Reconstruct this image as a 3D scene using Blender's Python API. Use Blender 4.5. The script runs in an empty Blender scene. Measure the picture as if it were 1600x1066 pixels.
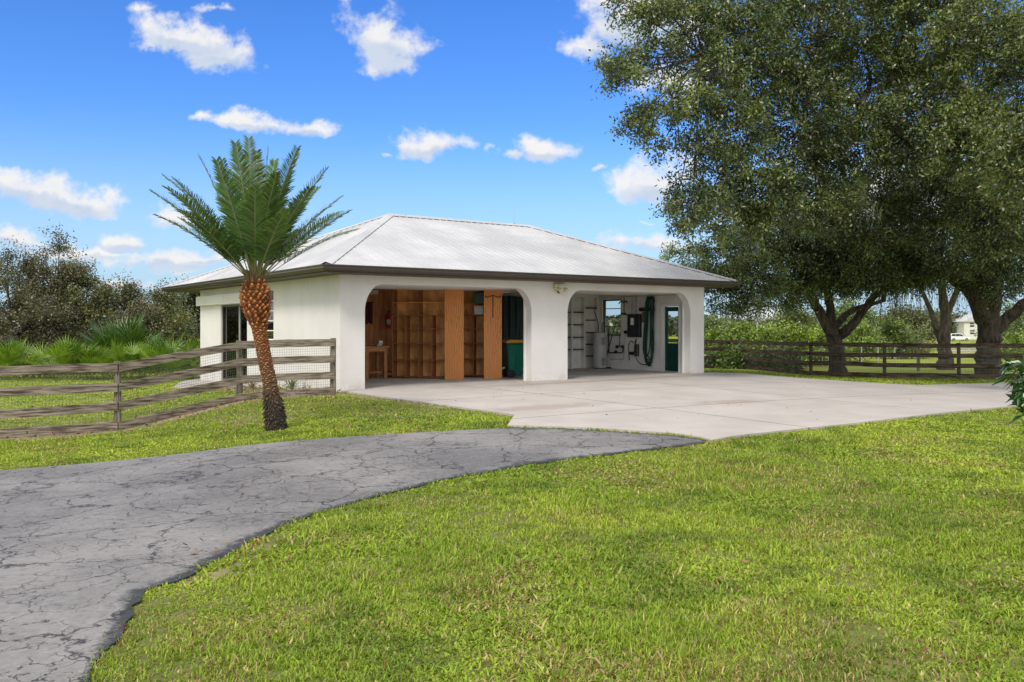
import bpy, bmesh, math, random
import numpy as np
from mathutils import Vector, Matrix
C = bpy.context.scene.collection
SC = bpy.context.scene
R = math.radians
random.seed(7)
rng = np.random.default_rng(11)

# ------------------------------------------------------------------ camera
F, CX, HY, CAMZ = 1353.0, 800.0, 508.0, 1.5       # focal length, centre and horizon in pixels of a 1600 px wide frame
cd = bpy.data.cameras.new('camera'); cam = bpy.data.objects.new('camera', cd); C.objects.link(cam)
cam.location = (0, 0, CAMZ); cam.rotation_euler = (R(90), 0, 0)
cd.sensor_width = 36; cd.lens = F / 1600 * 36
cd.shift_y = -(533 - HY) / 1600
cd.clip_start = .05; cd.clip_end = 3000
SC.camera = cam
# ------------------------------------------------------------------ sun, sky, exposure
SUN_EL, SUN_AZ = 46, 203          # azimuth clockwise from +Y
sd = bpy.data.lights.new('sun', 'SUN'); so = bpy.data.objects.new('sun', sd); C.objects.link(so)
sd.energy = 2.4; sd.angle = R(14); sd.color = (1, .94, .85)
sdir = Vector((math.sin(R(SUN_AZ)) * math.cos(R(SUN_EL)), math.cos(R(SUN_AZ)) * math.cos(R(SUN_EL)), math.sin(R(SUN_EL))))
so.rotation_euler = sdir.to_track_quat('Z', 'Y').to_euler()
SC.view_settings.view_transform = 'Standard'; SC.view_settings.look = 'None'
SC.view_settings.exposure = 0.16; SC.view_settings.gamma = 1
try:
    SC.cycles.use_denoising = True
    SC.cycles.max_bounces = 8; SC.cycles.transparent_max_bounces = 12
except Exception: pass

class NT:
    """small wrapper round a node tree"""
    def __init__(s, nt): s.nt = nt; nt.nodes.clear()
    def n(s, t, ins=None, **kw):
        o = s.nt.nodes.new(t)
        for k, v in kw.items(): setattr(o, k, v)
        for k, v in (ins or {}).items():
            if hasattr(v, 'is_linked') or isinstance(v, bpy.types.NodeSocket): s.nt.links.new(v, o.inputs[k])
            else: o.inputs[k].default_value = v
        return o
    def m(s, op, a, b=0.0, c=0.0, clamp=False):
        o = s.nt.nodes.new('ShaderNodeMath'); o.operation = op; o.use_clamp = clamp
        for i, v in enumerate((a, b, c)):
            if isinstance(v, bpy.types.NodeSocket): s.nt.links.new(v, o.inputs[i])
            else: o.inputs[i].default_value = v
        return o.outputs[0]
    def mix(s, f, a, b, mode='MIX'):
        o = s.nt.nodes.new('ShaderNodeMix'); o.data_type = 'RGBA'; o.blend_type = mode
        for i, v in ((0, f), (6, a), (7, b)):
            if isinstance(v, bpy.types.NodeSocket): s.nt.links.new(v, o.inputs[i])
            else: o.inputs[i].default_value = v if i == 0 else (tuple(v) + (1,) if len(v) == 3 else v)
        return o.outputs[2]
    def ramp(s, f, lo, hi):
        o = s.nt.nodes.new('ShaderNodeMapRange'); o.interpolation_type = 'SMOOTHSTEP'
        s.nt.links.new(f, o.inputs[0]); o.inputs[1].default_value = lo; o.inputs[2].default_value = hi
        return o.outputs[0]
    def noise(s, vec, scale, detail=3, rough=.55):
        o = s.n('ShaderNodeTexNoise', {'Scale': scale, 'Detail': detail, 'Roughness': rough}, noise_dimensions='3D')
        if vec is not None: s.nt.links.new(vec, o.inputs['Vector'])
        return o.outputs[0]

w = bpy.data.worlds.new('World'); SC.world = w; w.use_nodes = True
W = NT(w.node_tree)
def build_world():
    geo = W.n('ShaderNodeTexCoord'); D = geo.outputs['Generated']
    sky = W.n('ShaderNodeTexSky', sky_type='NISHITA'); sky.sun_disc = False
    sky.sun_elevation = R(SUN_EL); sky.sun_rotation = R(SUN_AZ); sky.air_density = 1.0; sky.dust_density = .6; sky.ozone_density = 2.2
    hs0 = W.n('ShaderNodeHueSaturation', {'Hue': .508, 'Saturation': 1.30, 'Value': 1.12, 'Color': sky.outputs[0]})
    hs = W.n('ShaderNodeMix', {6: hs0.outputs[0], 7: (.63, .82, 1.08, 1), 0: 1.}, data_type='RGBA', blend_type='MULTIPLY')
    sp = W.n('ShaderNodeSeparateXYZ', {0: D}); x, y, z = sp.outputs
    yy = W.m('MAXIMUM', y, .02)
    u = W.m('DIVIDE', x, yy); v = W.m('DIVIDE', z, yy)
    uv = W.n('ShaderNodeCombineXYZ', {0: u, 1: v, 2: 0.0}).outputs[0]
    # horizon whitening
    skyc = W.mix(W.ramp(z, .24, -.03), hs.outputs[2], (2.9, 4.0, 5.1))
    wob = W.n('ShaderNodeTexNoise', {'Vector': uv, 'Scale': 11.0, 'Detail': 6.0, 'Roughness': .62})
    wv = W.n('ShaderNodeVectorMath', {0: wob.outputs[1], 1: (.5, .5, .5)}, operation='SUBTRACT').outputs[0]
    wv = W.n('ShaderNodeVectorMath', {0: wv, 'Scale': .055}, operation='SCALE').outputs[0]
    uvw = W.n('ShaderNodeVectorMath', {0: uv, 1: wv}, operation='ADD').outputs[0]
    s2 = W.n('ShaderNodeSeparateXYZ', {0: uvw}); uu, vv = s2.outputs[0], s2.outputs[1]
    # (px, py, half width, half height, strength, tilt)
    cl = [(290, 52, 62, 26, 1, -.25), (340, 85, 48, 24, 1, -.2), (235, 60, 28, 16, .6, 0), (605, 62, 46, 40, 1, -.3), (620, 98, 34, 20, .9, 0),
          (395, 190, 75, 12, .85, -.08), (310, 181, 20, 9, .7, 0), (480, 197, 32, 11, .95, 0), (665, 226, 46, 17, 1, 0), (845, 236, 38, 17, 1, 0), (800, 243, 26, 9, .8, 0),
          (762, 240, 22, 12, .5, 0), (600, 238, 16, 7, .6, 0), (80, 306, 92, 24, 1, -.1), (135, 325, 46, 14, .9, -.1), (272, 348, 36, 16, .75, 0),
          (20, 382, 46, 18, .95, 0), (195, 380, 34, 13, 1, 0), (150, 398, 62, 10, .8, 0), (275, 406, 75, 17, .95, 0), (1020, 285, 50, 32, 1, .1), (1005, 382, 80, 15, .8, 0), (1010, 348, 18, 6, .5, 0),
          (925, 75, 42, 22, .85, .1), (1010, 30, 80, 52, 1, 0), (1060, 130, 60, 50, .7, 0), (938, 255, 12, 8, .6, .5), (60, 425, 120, 22, .5, 0), (1180, 490, 120, 24, .6, 0), (330, 8, 34, 10, .55, 0), (110, 400, 90, 12, .8, 0), (330, 402, 60, 12, .8, 0), (180, 440, 140, 14, .55, 0), (1000, 15, 60, 30, 1, 0), (220, 5, 34, 10, .5, 0), (1400, 300, 260, 120, .6, 0)]
    best = None; low = None
    for px, py, hw, hh, st, tilt in cl:
        du = W.m('MULTIPLY', W.m('SUBTRACT', uu, (px - CX) / F), F / (hw * 1.42))
        dv0 = W.m('SUBTRACT', vv, (HY - py) / F)
        if tilt: dv0 = W.m('SUBTRACT', dv0, W.m('MULTIPLY', W.m('SUBTRACT', uu, (px - CX) / F), tilt))
        dv = W.m('MULTIPLY', dv0, F / (hh * 1.42))
        dn = W.m('MAXIMUM', W.m('MULTIPLY', dv, -1.35), dv)      # flatter underside
        d = W.m('SUBTRACT', st, W.m('MULTIPLY', W.m('SQRT', W.m('ADD', W.m('MULTIPLY', du, du), W.m('MULTIPLY', dn, dn))), .8))
        best = d if best is None else W.m('MAXIMUM', best, d)
        lw = W.m('MULTIPLY', W.m('MAXIMUM', d, 0.0), W.m('SUBTRACT', .15, dv))
        low = lw if low is None else W.m('MAXIMUM', low, lw)
    n2 = W.noise(uv, 27.0, 8, .60)
    m = W.m('ADD', best, W.m('MULTIPLY', W.m('SUBTRACT', n2, .50), 1.9))
    front = W.ramp(y, .02, .2)
    mask1 = W.m('MULTIPLY', W.ramp(m, .05, .66), front)
    # unseen sky overhead and behind: bright broken cloud added as neutral fill light
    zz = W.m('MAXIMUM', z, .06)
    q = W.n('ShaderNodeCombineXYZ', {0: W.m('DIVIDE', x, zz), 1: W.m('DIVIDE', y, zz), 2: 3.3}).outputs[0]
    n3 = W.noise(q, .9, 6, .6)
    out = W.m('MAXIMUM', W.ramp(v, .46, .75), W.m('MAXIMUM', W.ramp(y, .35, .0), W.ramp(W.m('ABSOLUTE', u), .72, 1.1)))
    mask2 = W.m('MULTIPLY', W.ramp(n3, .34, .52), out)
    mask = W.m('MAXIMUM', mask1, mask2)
    cc0 = W.mix(W.m('MULTIPLY', W.m('ADD', W.ramp(low, .0, .26), W.m('MULTIPLY', W.ramp(n2, .62, .4), .25)), .75, clamp=True), (5.6, 5.5, 5.45), (3.3, 3.9, 4.9))
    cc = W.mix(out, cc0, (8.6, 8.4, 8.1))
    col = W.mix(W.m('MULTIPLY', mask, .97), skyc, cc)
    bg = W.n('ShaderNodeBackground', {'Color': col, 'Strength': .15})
    W.n('ShaderNodeOutputWorld', {0: bg.outputs[0]})
build_world()

# ------------------------------------------------------------------ terrain height
PTS = np.array([(0, 0, -.12), (-1.5, 3.5, -.12), (2, 4, -.10), (5, 6, -.12), (-4, 7, -.26), (-6.5, 10.9, -.36), (-10, 9, -.45), (-8.8, 14.9, -.45), (-7.15, 15.7, -.40),
    (-3.64, 13.4, -.14), (-5.6, 17.8, -.06), (-3.95, 19.5, -.03), (-3.5, 18.2, -.03), (0, 12.9, -.05), (2.7, 11.7, -.08), (0, 18, -.02), (3, 22, -.015), (6, 26.8, -.02), (6, 20, -.07), (10.5, 17.8, -.2),
    (12, 25.6, -.3), (8.4, 32, -.2), (11, 32, -.38), (13.5, 31.2, -.41), (18, 31, -.42), (8, 10, -.12), (-9.6, 29, -.36), (-12, 31, -.47), (-20, 32, -.5), (-12, 22, -.45),
    (-4.6, 20.9, -.06), (-5.7, 22.2, -.14), (-6.9, 24, -.24), (-8.4, 26, -.32), (-8, 19, -.36), (20, 45, -.6), (0, 45, -.45), (40, 60, -.9), (30, 100, -1.2), (100, 200, -2.1), (0, 200, -2.), (-100, 200, -2.), (-60, 60, -.7), (0, -20, -.2), (30, 0, -.4), (-30, 0, -.7), (-2, 33, -.4), (4, 36, -.35)])
def _phi(r): return np.sqrt(r * r + 1.2)
_n = len(PTS); _A = np.zeros((_n + 3, _n + 3))
_d = np.hypot(PTS[:, None, 0] - PTS[None, :, 0], PTS[:, None, 1] - PTS[None, :, 1])
_A[:_n, :_n] = _phi(_d) + np.eye(_n) * .02
_A[:_n, _n:] = np.c_[np.ones(_n), PTS[:, :2]]; _A[_n:, :_n] = _A[:_n, _n:].T
_w = np.linalg.solve(_A, np.r_[PTS[:, 2], 0, 0, 0])
def gz(x, y):
    x = np.asarray(x, float); y = np.asarray(y, float); sh = x.shape; xf, yf = x.ravel(), y.ravel()
    o = np.empty(len(xf))
    for i in range(0, len(xf), 50000):
        a, b = xf[i:i + 50000], yf[i:i + 50000]
        o[i:i + 50000] = _phi(np.hypot(a[:, None] - PTS[:, 0], b[:, None] - PTS[:, 1])) @ _w[:_n] + _w[_n] + _w[_n + 1] * a + _w[_n + 2] * b
    r = np.hypot(xf, yf); t = np.clip((r - 120) / 100, 0, 1); o = o * (1 - t) + (-2.05) * t
    return o.reshape(sh)
def gh(x, y): return float(gz(np.array([x]), np.array([y]))[0])
def at(px, py):                       # the ground point a ray of the photograph meets
    k, m = (px - CX) / F, (HY - py) / F
    Y = 10.0
    for _ in range(60):
        Y = .5 * Y + .5 * (CAMZ - gh(k * Y, Y)) / (-m)
    return (k * Y, Y)
def pw(px, py, Y): return Vector(((px - CX) / F * Y, Y, CAMZ + (HY - py) / F * Y))   # a point at distance Y

def _h(ix, iy, s):
    n = (ix * 374761393 + iy * 668265263 + s * 1442695041) & 0xffffffff
    n = ((n ^ (n >> 13)) * 1274126177) & 0xffffffff
    return ((n ^ (n >> 16)) & 0xffff) / 65535.
def vn(x, y, s=0):
    ix, iy = np.floor(x).astype(np.int64), np.floor(y).astype(np.int64); fx, fy = x - ix, y - iy
    fx = fx * fx * (3 - 2 * fx); fy = fy * fy * (3 - 2 * fy)
    return (_h(ix, iy, s) * (1 - fx) + _h(ix + 1, iy, s) * fx) * (1 - fy) + (_h(ix, iy + 1, s) * (1 - fx) + _h(ix + 1, iy + 1, s) * fx) * fy
def fbm(x, y, s=0, o=3):
    t = 0; a = .5; n = 0
    for i in range(o): t = t + a * vn(x * 2 ** i + 13.7 * i, y * 2 ** i + 7.1 * i, s + i); n += a; a *= .5
    return t / n

# ------------------------------------------------------------------ object helpers
def props(o, label=None, cat=None, group=None, kind=None):
    if label: o['label'] = label
    if cat: o['category'] = cat
    if group: o['group'] = group
    if kind: o['kind'] = kind
    return o
def thing(name, label, cat, loc=(0, 0, 0), rz=0, group=None):
    o = bpy.data.objects.new(name, None); C.objects.link(o); o.location = loc; o.rotation_euler = (0, 0, rz); o.empty_display_size = .1
    return props(o, label, cat, group)
def link(name, me, m, parent=None, label=None):
    o = bpy.data.objects.new(name, me); C.objects.link(o)
    if m is not None: me.materials.append(m)
    if parent: o.parent = parent
    if label: o['label'] = label
    return o
def obj(name, bm, m, parent=None, smooth=False, label=None):
    me = bpy.data.meshes.new(name); bmesh.ops.recalc_face_normals(bm, faces=bm.faces[:]); bm.to_mesh(me); bm.free()
    if smooth:
        me.shade_smooth()
        try: me.set_sharp_from_angle(angle=R(35))
        except Exception: pass
    return link(name, me, m, parent, label)
def npmesh(name, V, Fc, col=None, smooth=False):
    V = np.ascontiguousarray(V, dtype=np.float32); Fc = np.ascontiguousarray(Fc, dtype=np.int32)
    me = bpy.data.meshes.new(name); k = Fc.shape[1]
    me.vertices.add(len(V)); me.vertices.foreach_set('co', V.ravel())
    me.loops.add(Fc.size); me.loops.foreach_set('vertex_index', Fc.ravel())
    me.polygons.add(len(Fc)); me.polygons.foreach_set('loop_start', np.arange(0, Fc.size, k, dtype=np.int32))
    try: me.polygons.foreach_set('loop_total', np.full(len(Fc), k, dtype=np.int32))
    except Exception: pass
    me.update(calc_edges=True)
    if col is not None:
        a = me.color_attributes.new('Col', 'FLOAT_COLOR', 'POINT')
        c4 = np.ones((len(V), 4), np.float32); c4[:, :3] = col; a.data.foreach_set('color', c4.ravel())
    if smooth: me.shade_smooth()
    return me
def BM(): return bmesh.new()
def box(bm, x0, x1, y0, y1, z0, z1, M=None, bev=0):
    v = [bm.verts.new((x, y, z)) for x in (x0, x1) for y in (y0, y1) for z in (z0, z1)]
    fs = [(0, 1, 3, 2), (4, 6, 7, 5), (0, 4, 5, 1), (2, 3, 7, 6), (0, 2, 6, 4), (1, 5, 7, 3)]
    nf = [bm.faces.new([v[i] for i in f]) for f in fs]
    if bev:
        es = list({e for f in nf for e in f.edges}); r = bmesh.ops.bevel(bm, geom=es, offset=bev, segments=1, affect='EDGES')
        if M is not None: bmesh.ops.transform(bm, matrix=M, verts=list({x for f in r['faces'] for x in f.verts} | {x for x in v if x.is_valid}))
        return
    if M is not None: bmesh.ops.transform(bm, matrix=M, verts=v)
def tube(bm, pts, rad, n=8, cap=True):
    pts = [Vector(p) for p in pts]
    if not hasattr(rad, '__len__'): rad = [rad] * len(pts)
    rings = []; ref = None
    for i, p in enumerate(pts):
        t = (pts[min(i + 1, len(pts) - 1)] - pts[max(i - 1, 0)]).normalized()
        if ref is None: ref = Vector((1, 0, 0)) if abs(t.x) < .8 else Vector((0, 1, 0))
        a = (ref - t * ref.dot(t)).normalized(); ref = a; b = t.cross(a)
        rings.append([bm.verts.new(p + (a * math.cos(2 * math.pi * k / n) + b * math.sin(2 * math.pi * k / n)) * rad[i]) for k in range(n)])
    for r0, r1 in zip(rings, rings[1:]):
        for k in range(n): bm.faces.new((r0[k], r0[(k + 1) % n], r1[(k + 1) % n], r1[k]))
    if cap and n > 2: bm.faces.new(rings[0][::-1]); bm.faces.new(rings[-1])
def lathe(bm, prof, n=24, c=(0, 0)):
    rings = [[bm.verts.new((c[0] + r * math.cos(2 * math.pi * k / n), c[1] + r * math.sin(2 * math.pi * k / n), z)) for k in range(n)] for r, z in prof]
    for a, b in zip(rings, rings[1:]):
        for k in range(n): bm.faces.new((a[k], a[(k + 1) % n], b[(k + 1) % n], b[k]))
    bm.faces.new(rings[0][::-1]); bm.faces.new(rings[-1])
def prism(bm, poly, y0, y1, M=None):           # polygon in x,z extruded along y
    a = [bm.verts.new((x, y0, z)) for x, z in poly]; b = [bm.verts.new((x, y1, z)) for x, z in poly]
    bm.faces.new(a); bm.faces.new(b[::-1]); n = len(poly)
    for i in range(n): bm.faces.new((a[i], b[i], b[(i + 1) % n], a[(i + 1) % n]))
    if M is not None: bmesh.ops.transform(bm, matrix=M, verts=a + b)
def catmull(P, n=6):
    P = [Vector(p) for p in P]; Q = [P[0]] + P + [P[-1]]; out = []
    for i in range(1, len(Q) - 2):
        for k in range(n):
            t = k / n; a, b, c, d = Q[i - 1], Q[i], Q[i + 1], Q[i + 2]
            out.append(.5 * ((2 * b) + (c - a) * t + (2 * a - 5 * b + 4 * c - d) * t * t + (3 * b - a - 3 * c + d) * t ** 3))
    out.append(P[-1]); return out

# ------------------------------------------------------------------ materials
MT = {}
def pm(name, base, rough=.6, var=.15, vs=4.0, bump=.0, bs=40.0, metal=0., spec=.4, stretch=None, base2=None, tex='Object', detail=5, cs=None):
    m = bpy.data.materials.new(name); m.use_nodes = True; T = NT(m.node_tree)
    co = T.n('ShaderNodeTexCoord').outputs[tex]
    if stretch: co = T.n('ShaderNodeMapping', {'Vector': co, 'Scale': stretch}).outputs[0]
    n = T.noise(co, vs, detail, .6)
    lo = tuple(c * (1 - var) for c in base); hi = tuple(c * (1 + var * .6) for c in (base2 or base))
    col = T.mix(T.ramp(n, .33, .67), lo, hi)
    b = T.n('ShaderNodeBsdfPrincipled', {'Base Color': col, 'Roughness': rough, 'Metallic': metal, 'Specular IOR Level': spec})
    if bump:
        bn = T.n('ShaderNodeBump', {'Height': T.noise(co, bs, 4, .6), 'Strength': bump, 'Distance': .02}); T.nt.links.new(bn.outputs[0], b.inputs['Normal'])
    T.n('ShaderNodeOutputMaterial', {0: b.outputs[0]}); MT[name] = m; return m
def leafmat(name, rough=.5, trans=.3, spec=.35, tint=(1, 1, 1)):
    m = bpy.data.materials.new(name); m.use_nodes = True; T = NT(m.node_tree)
    c = T.n('ShaderNodeVertexColor', layer_name='Col').outputs[0]
    c = T.mix(1., c, tint, 'MULTIPLY')
    b = T.n('ShaderNodeBsdfPrincipled', {'Base Color': c, 'Roughness': rough, 'Specular IOR Level': spec})
    t = T.n('ShaderNodeBsdfTranslucent', {'Color': T.mix(1., c, (1.25, 1.3, .6), 'MULTIPLY')})
    x = T.n('ShaderNodeMixShader', {0: trans, 1: b.outputs[0], 2: t.outputs[0]})
    T.n('ShaderNodeOutputMaterial', {0: x.outputs[0]}); MT[name] = m; return m
M_leaf = leafmat('leaf', .36, .22, .6); M_grass = leafmat('grass_blade', .55, .35, .25); M_frond = leafmat('frond', .38, .22, .5)
M_moss = leafmat('moss', .9, .3, .1)
def vcmat(name, rough=.8, bump=.4, bs=60., var=.25, vs=25.):
    m = bpy.data.materials.new(name); m.use_nodes = True; T = NT(m.node_tree)
    co = T.n('ShaderNodeTexCoord').outputs['Object']
    c = T.n('ShaderNodeVertexColor', layer_name='Col').outputs[0]
    f = T.m('ADD', T.m('MULTIPLY', T.noise(co, vs, 6, .65), var * 2), 1 - var)
    c = T.mix(1., c, T.n('ShaderNodeCombineColor', {0: f, 1: f, 2: f}).outputs[0], 'MULTIPLY')
    b = T.n('ShaderNodeBsdfPrincipled', {'Base Color': c, 'Roughness': rough, 'Specular IOR Level': .2})
    bn = T.n('ShaderNodeBump', {'Height': T.noise(co, bs, 5, .65), 'Strength': bump, 'Distance': .03}); T.nt.links.new(bn.outputs[0], b.inputs['Normal'])
    T.n('ShaderNodeOutputMaterial', {0: b.outputs[0]}); return m
M_ground = vcmat('ground_soil', .9, .6, 22., .5, 7.); M_ptrunk = vcmat('palm_bark', .85, .5, 90., .35, 60.)
M_bark = pm('oak_bark', (.085, .07, .055), .9, .55, 9., .9, 14., spec=.15, stretch=(1, 1, .35))
M_stucco = pm('white_stucco', (.70, .68, .655), .85, .05, .8, .35, 60., spec=.2)
def add_grime(m):
    T = NT.__new__(NT); T.nt = m.node_tree; b = next(n for n in T.nt.nodes if n.type == 'BSDF_PRINCIPLED'); src = b.inputs['Base Color'].links[0].from_socket
    co = T.n('ShaderNodeTexCoord').outputs['Object']; z = T.n('ShaderNodeSeparateXYZ', {0: co}).outputs[2]
    n = T.noise(co, 3.5, 6, .7); low = T.m('MULTIPLY', T.ramp(z, .34, -.05), T.ramp(n, .38, .62))
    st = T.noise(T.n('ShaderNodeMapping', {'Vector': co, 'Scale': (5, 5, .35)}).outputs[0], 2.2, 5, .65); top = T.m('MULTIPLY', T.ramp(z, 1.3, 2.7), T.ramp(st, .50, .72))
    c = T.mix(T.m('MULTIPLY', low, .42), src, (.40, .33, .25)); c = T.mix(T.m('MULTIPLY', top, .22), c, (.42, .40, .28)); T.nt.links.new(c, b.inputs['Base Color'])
add_grime(M_stucco)
M_inner = pm('inner_white_paint', (.80, .78, .73), .8, .10, 1.5, .1, 30., spec=.2)
M_ply = pm('inner_plywood', (.55, .20, .08), .6, .2, 2.2, .05, 40., stretch=(5, 5, .6), base2=(.62, .27, .11))
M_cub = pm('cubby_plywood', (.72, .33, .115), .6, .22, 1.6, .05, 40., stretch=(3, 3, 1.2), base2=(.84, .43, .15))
M_cub_shade = pm('cubby_plywood_shaded', (.30, .12, .045), .6, .2, 2.)  # same plywood for dividers and shelves, shade inside the cells put into the colour
M_trim = pm('white_trim', (.80, .79, .76), .5, .05, 2.)
M_soff = pm('brown_soffit', (.085, .062, .048), .6, .1, 3.)
M_gut = pm('bronze_gutter', (.048, .036, .028), .38, .12, 2., spec=.5)
M_black = pm('black_metal', (.015, .015, .015), .5, .2, 5.)
M_dark = pm('dark_rubber', (.02, .02, .02), .7, .2, 5.)
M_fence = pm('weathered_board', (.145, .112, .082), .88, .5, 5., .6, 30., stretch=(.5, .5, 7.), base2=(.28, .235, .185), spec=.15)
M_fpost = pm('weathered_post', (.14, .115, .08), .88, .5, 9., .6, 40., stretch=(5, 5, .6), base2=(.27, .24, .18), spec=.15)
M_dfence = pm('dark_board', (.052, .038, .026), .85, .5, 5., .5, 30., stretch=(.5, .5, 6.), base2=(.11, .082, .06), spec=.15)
M_wire = pm('galvanised_wire', (.16, .155, .14), .5, .1, 5., metal=.3)
M_green = pm('dark_green_paint', (.004, .052, .038), .42, .12, 4.)
M_teal = pm('dark_teal_sheet', (.010, .028, .030), .6, .3, 2.)
M_bin = pm('green_plastic', (.004, .15, .10), .42, .08, 4.)
M_yel = pm('yellow_plastic', (.62, .30, .02), .45, .06, 4.)
M_hose = pm('green_hose', (.004, .060, .040), .4, .2, 8.)
M_red = pm('red_paint', (.55, .02, .02), .35, .1, 5.)
M_grey = pm('grey_enamel', (.42, .42, .41), .4, .06, 3.)
M_panel = pm('charcoal_enamel', (.022, .025, .032), .45, .1, 4.)
M_cream = pm('cream_plastic', (.60, .54, .38), .5, .1, 4.)
M_steel = pm('steel', (.35, .35, .35), .35, .1, 6., metal=.8)
M_curt = pm('tan_curtain', (.20, .135, .07), .8, .2, 6., stretch=(8, 8, .4))
M_floor = pm('garage_floor', (.46, .44, .41), .75, .2, 1.3, .1, 40.)
M_galv = pm('grey_pipe', (.38, .39, .37), .55, .15, 4.)
M_pale = pm('pale_siding', (.62, .60, .56), .8, .05, 1.)
M_car = pm('white_car_paint', (.78, .79, .80), .25, .03, 1., spec=.6)
M_tin = pm('pale_metal_roof', (.5, .5, .5), .5, .1, 1.)
M_sand = pm('sand_heap', (.45, .30, .19), .9, .2, .5)
M_rust = pm('red_brown_wood', (.20, .07, .035), .85, .3, 3.)
M_label = pm('label_paper', (.85, .83, .80), .6, .05, 5.)

def glass(name, tint=(.9, .93, .92), rough=.02, body=.12, dark=(.02, .02, .02)):
    m = bpy.data.materials.new(name); m.use_nodes = True; T = NT(m.node_tree)
    t = T.n('ShaderNodeBsdfTransparent', {'Color': tint + (1,)}); g = T.n('ShaderNodeBsdfGlossy', {'Color': (1, 1, 1, 1), 'Roughness': rough})
    fr = T.n('ShaderNodeLayerWeight', {'Blend': .5})
    x = T.n('ShaderNodeMixShader', {0: T.m('ADD', T.m('MULTIPLY', T.m('POWER', fr.outputs[1], 4.), .6), .04), 1: t.outputs[0], 2: g.outputs[0]})
    T.n('ShaderNodeOutputMaterial', {0: x.outputs[0]}); return m
M_glass = glass('clear_glass'); M_tglass = glass('tinted_glass', (.35, .36, .34))
M_cglass = pm('car_glass', (.02, .025, .03), .1, .05, 1.)

def mk_orange():
    m = bpy.data.materials.new('orange_plywood'); m.use_nodes = True; T = NT(m.node_tree)
    co = T.n('ShaderNodeTexCoord').outputs['Object']
    co = T.n('ShaderNodeMapping', {'Vector': co, 'Scale': (2.6, 2.6, .75)}).outputs[0]
    wv = T.n('ShaderNodeTexWave', {'Vector': co, 'Scale': 2.6, 'Distortion': 9.0, 'Detail': 4.0, 'Detail Scale': 1.2, 'Detail Roughness': .6}, wave_type='BANDS', bands_direction='X')
    c = T.mix(T.ramp(wv.outputs[1], .0, .9), (.36, .115, .022), (.74, .30, .065))
    c = T.mix(T.ramp(T.noise(co, 1.4, 4), .35, .7), c, (.62, .22, .045))
    b = T.n('ShaderNodeBsdfPrincipled', {'Base Color': c, 'Roughness': .45}); T.n('ShaderNodeOutputMaterial', {0: b.outputs[0]}); return m
M_orange = mk_orange(); M_bench = pm('bench_wood', (.36, .16, .06), .7, .3, 3., stretch=(1, 1, 3))
def mk_roof():
    m = bpy.data.materials.new('white_metal_roof'); m.use_nodes = True; T = NT(m.node_tree)
    co = T.n('ShaderNodeTexCoord').outputs['Object']
    c = T.mix(T.ramp(T.noise(co, .7, 5), .35, .7), (.42, .42, .43), (.53, .53, .535))
    c = T.mix(T.m('MULTIPLY', T.ramp(T.noise(T.n('ShaderNodeMapping', {'Vector': co, 'Scale': (6, .6, .6)}).outputs[0], 3., 5), .5, .8), .25), c, (.40, .40, .385))
    b = T.n('ShaderNodeBsdfPrincipled', {'Base Color': c, 'Roughness': .5, 'Specular IOR Level': .3}); T.n('ShaderNodeOutputMaterial', {0: b.outputs[0]}); return m
M_roof = mk_roof()
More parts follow.
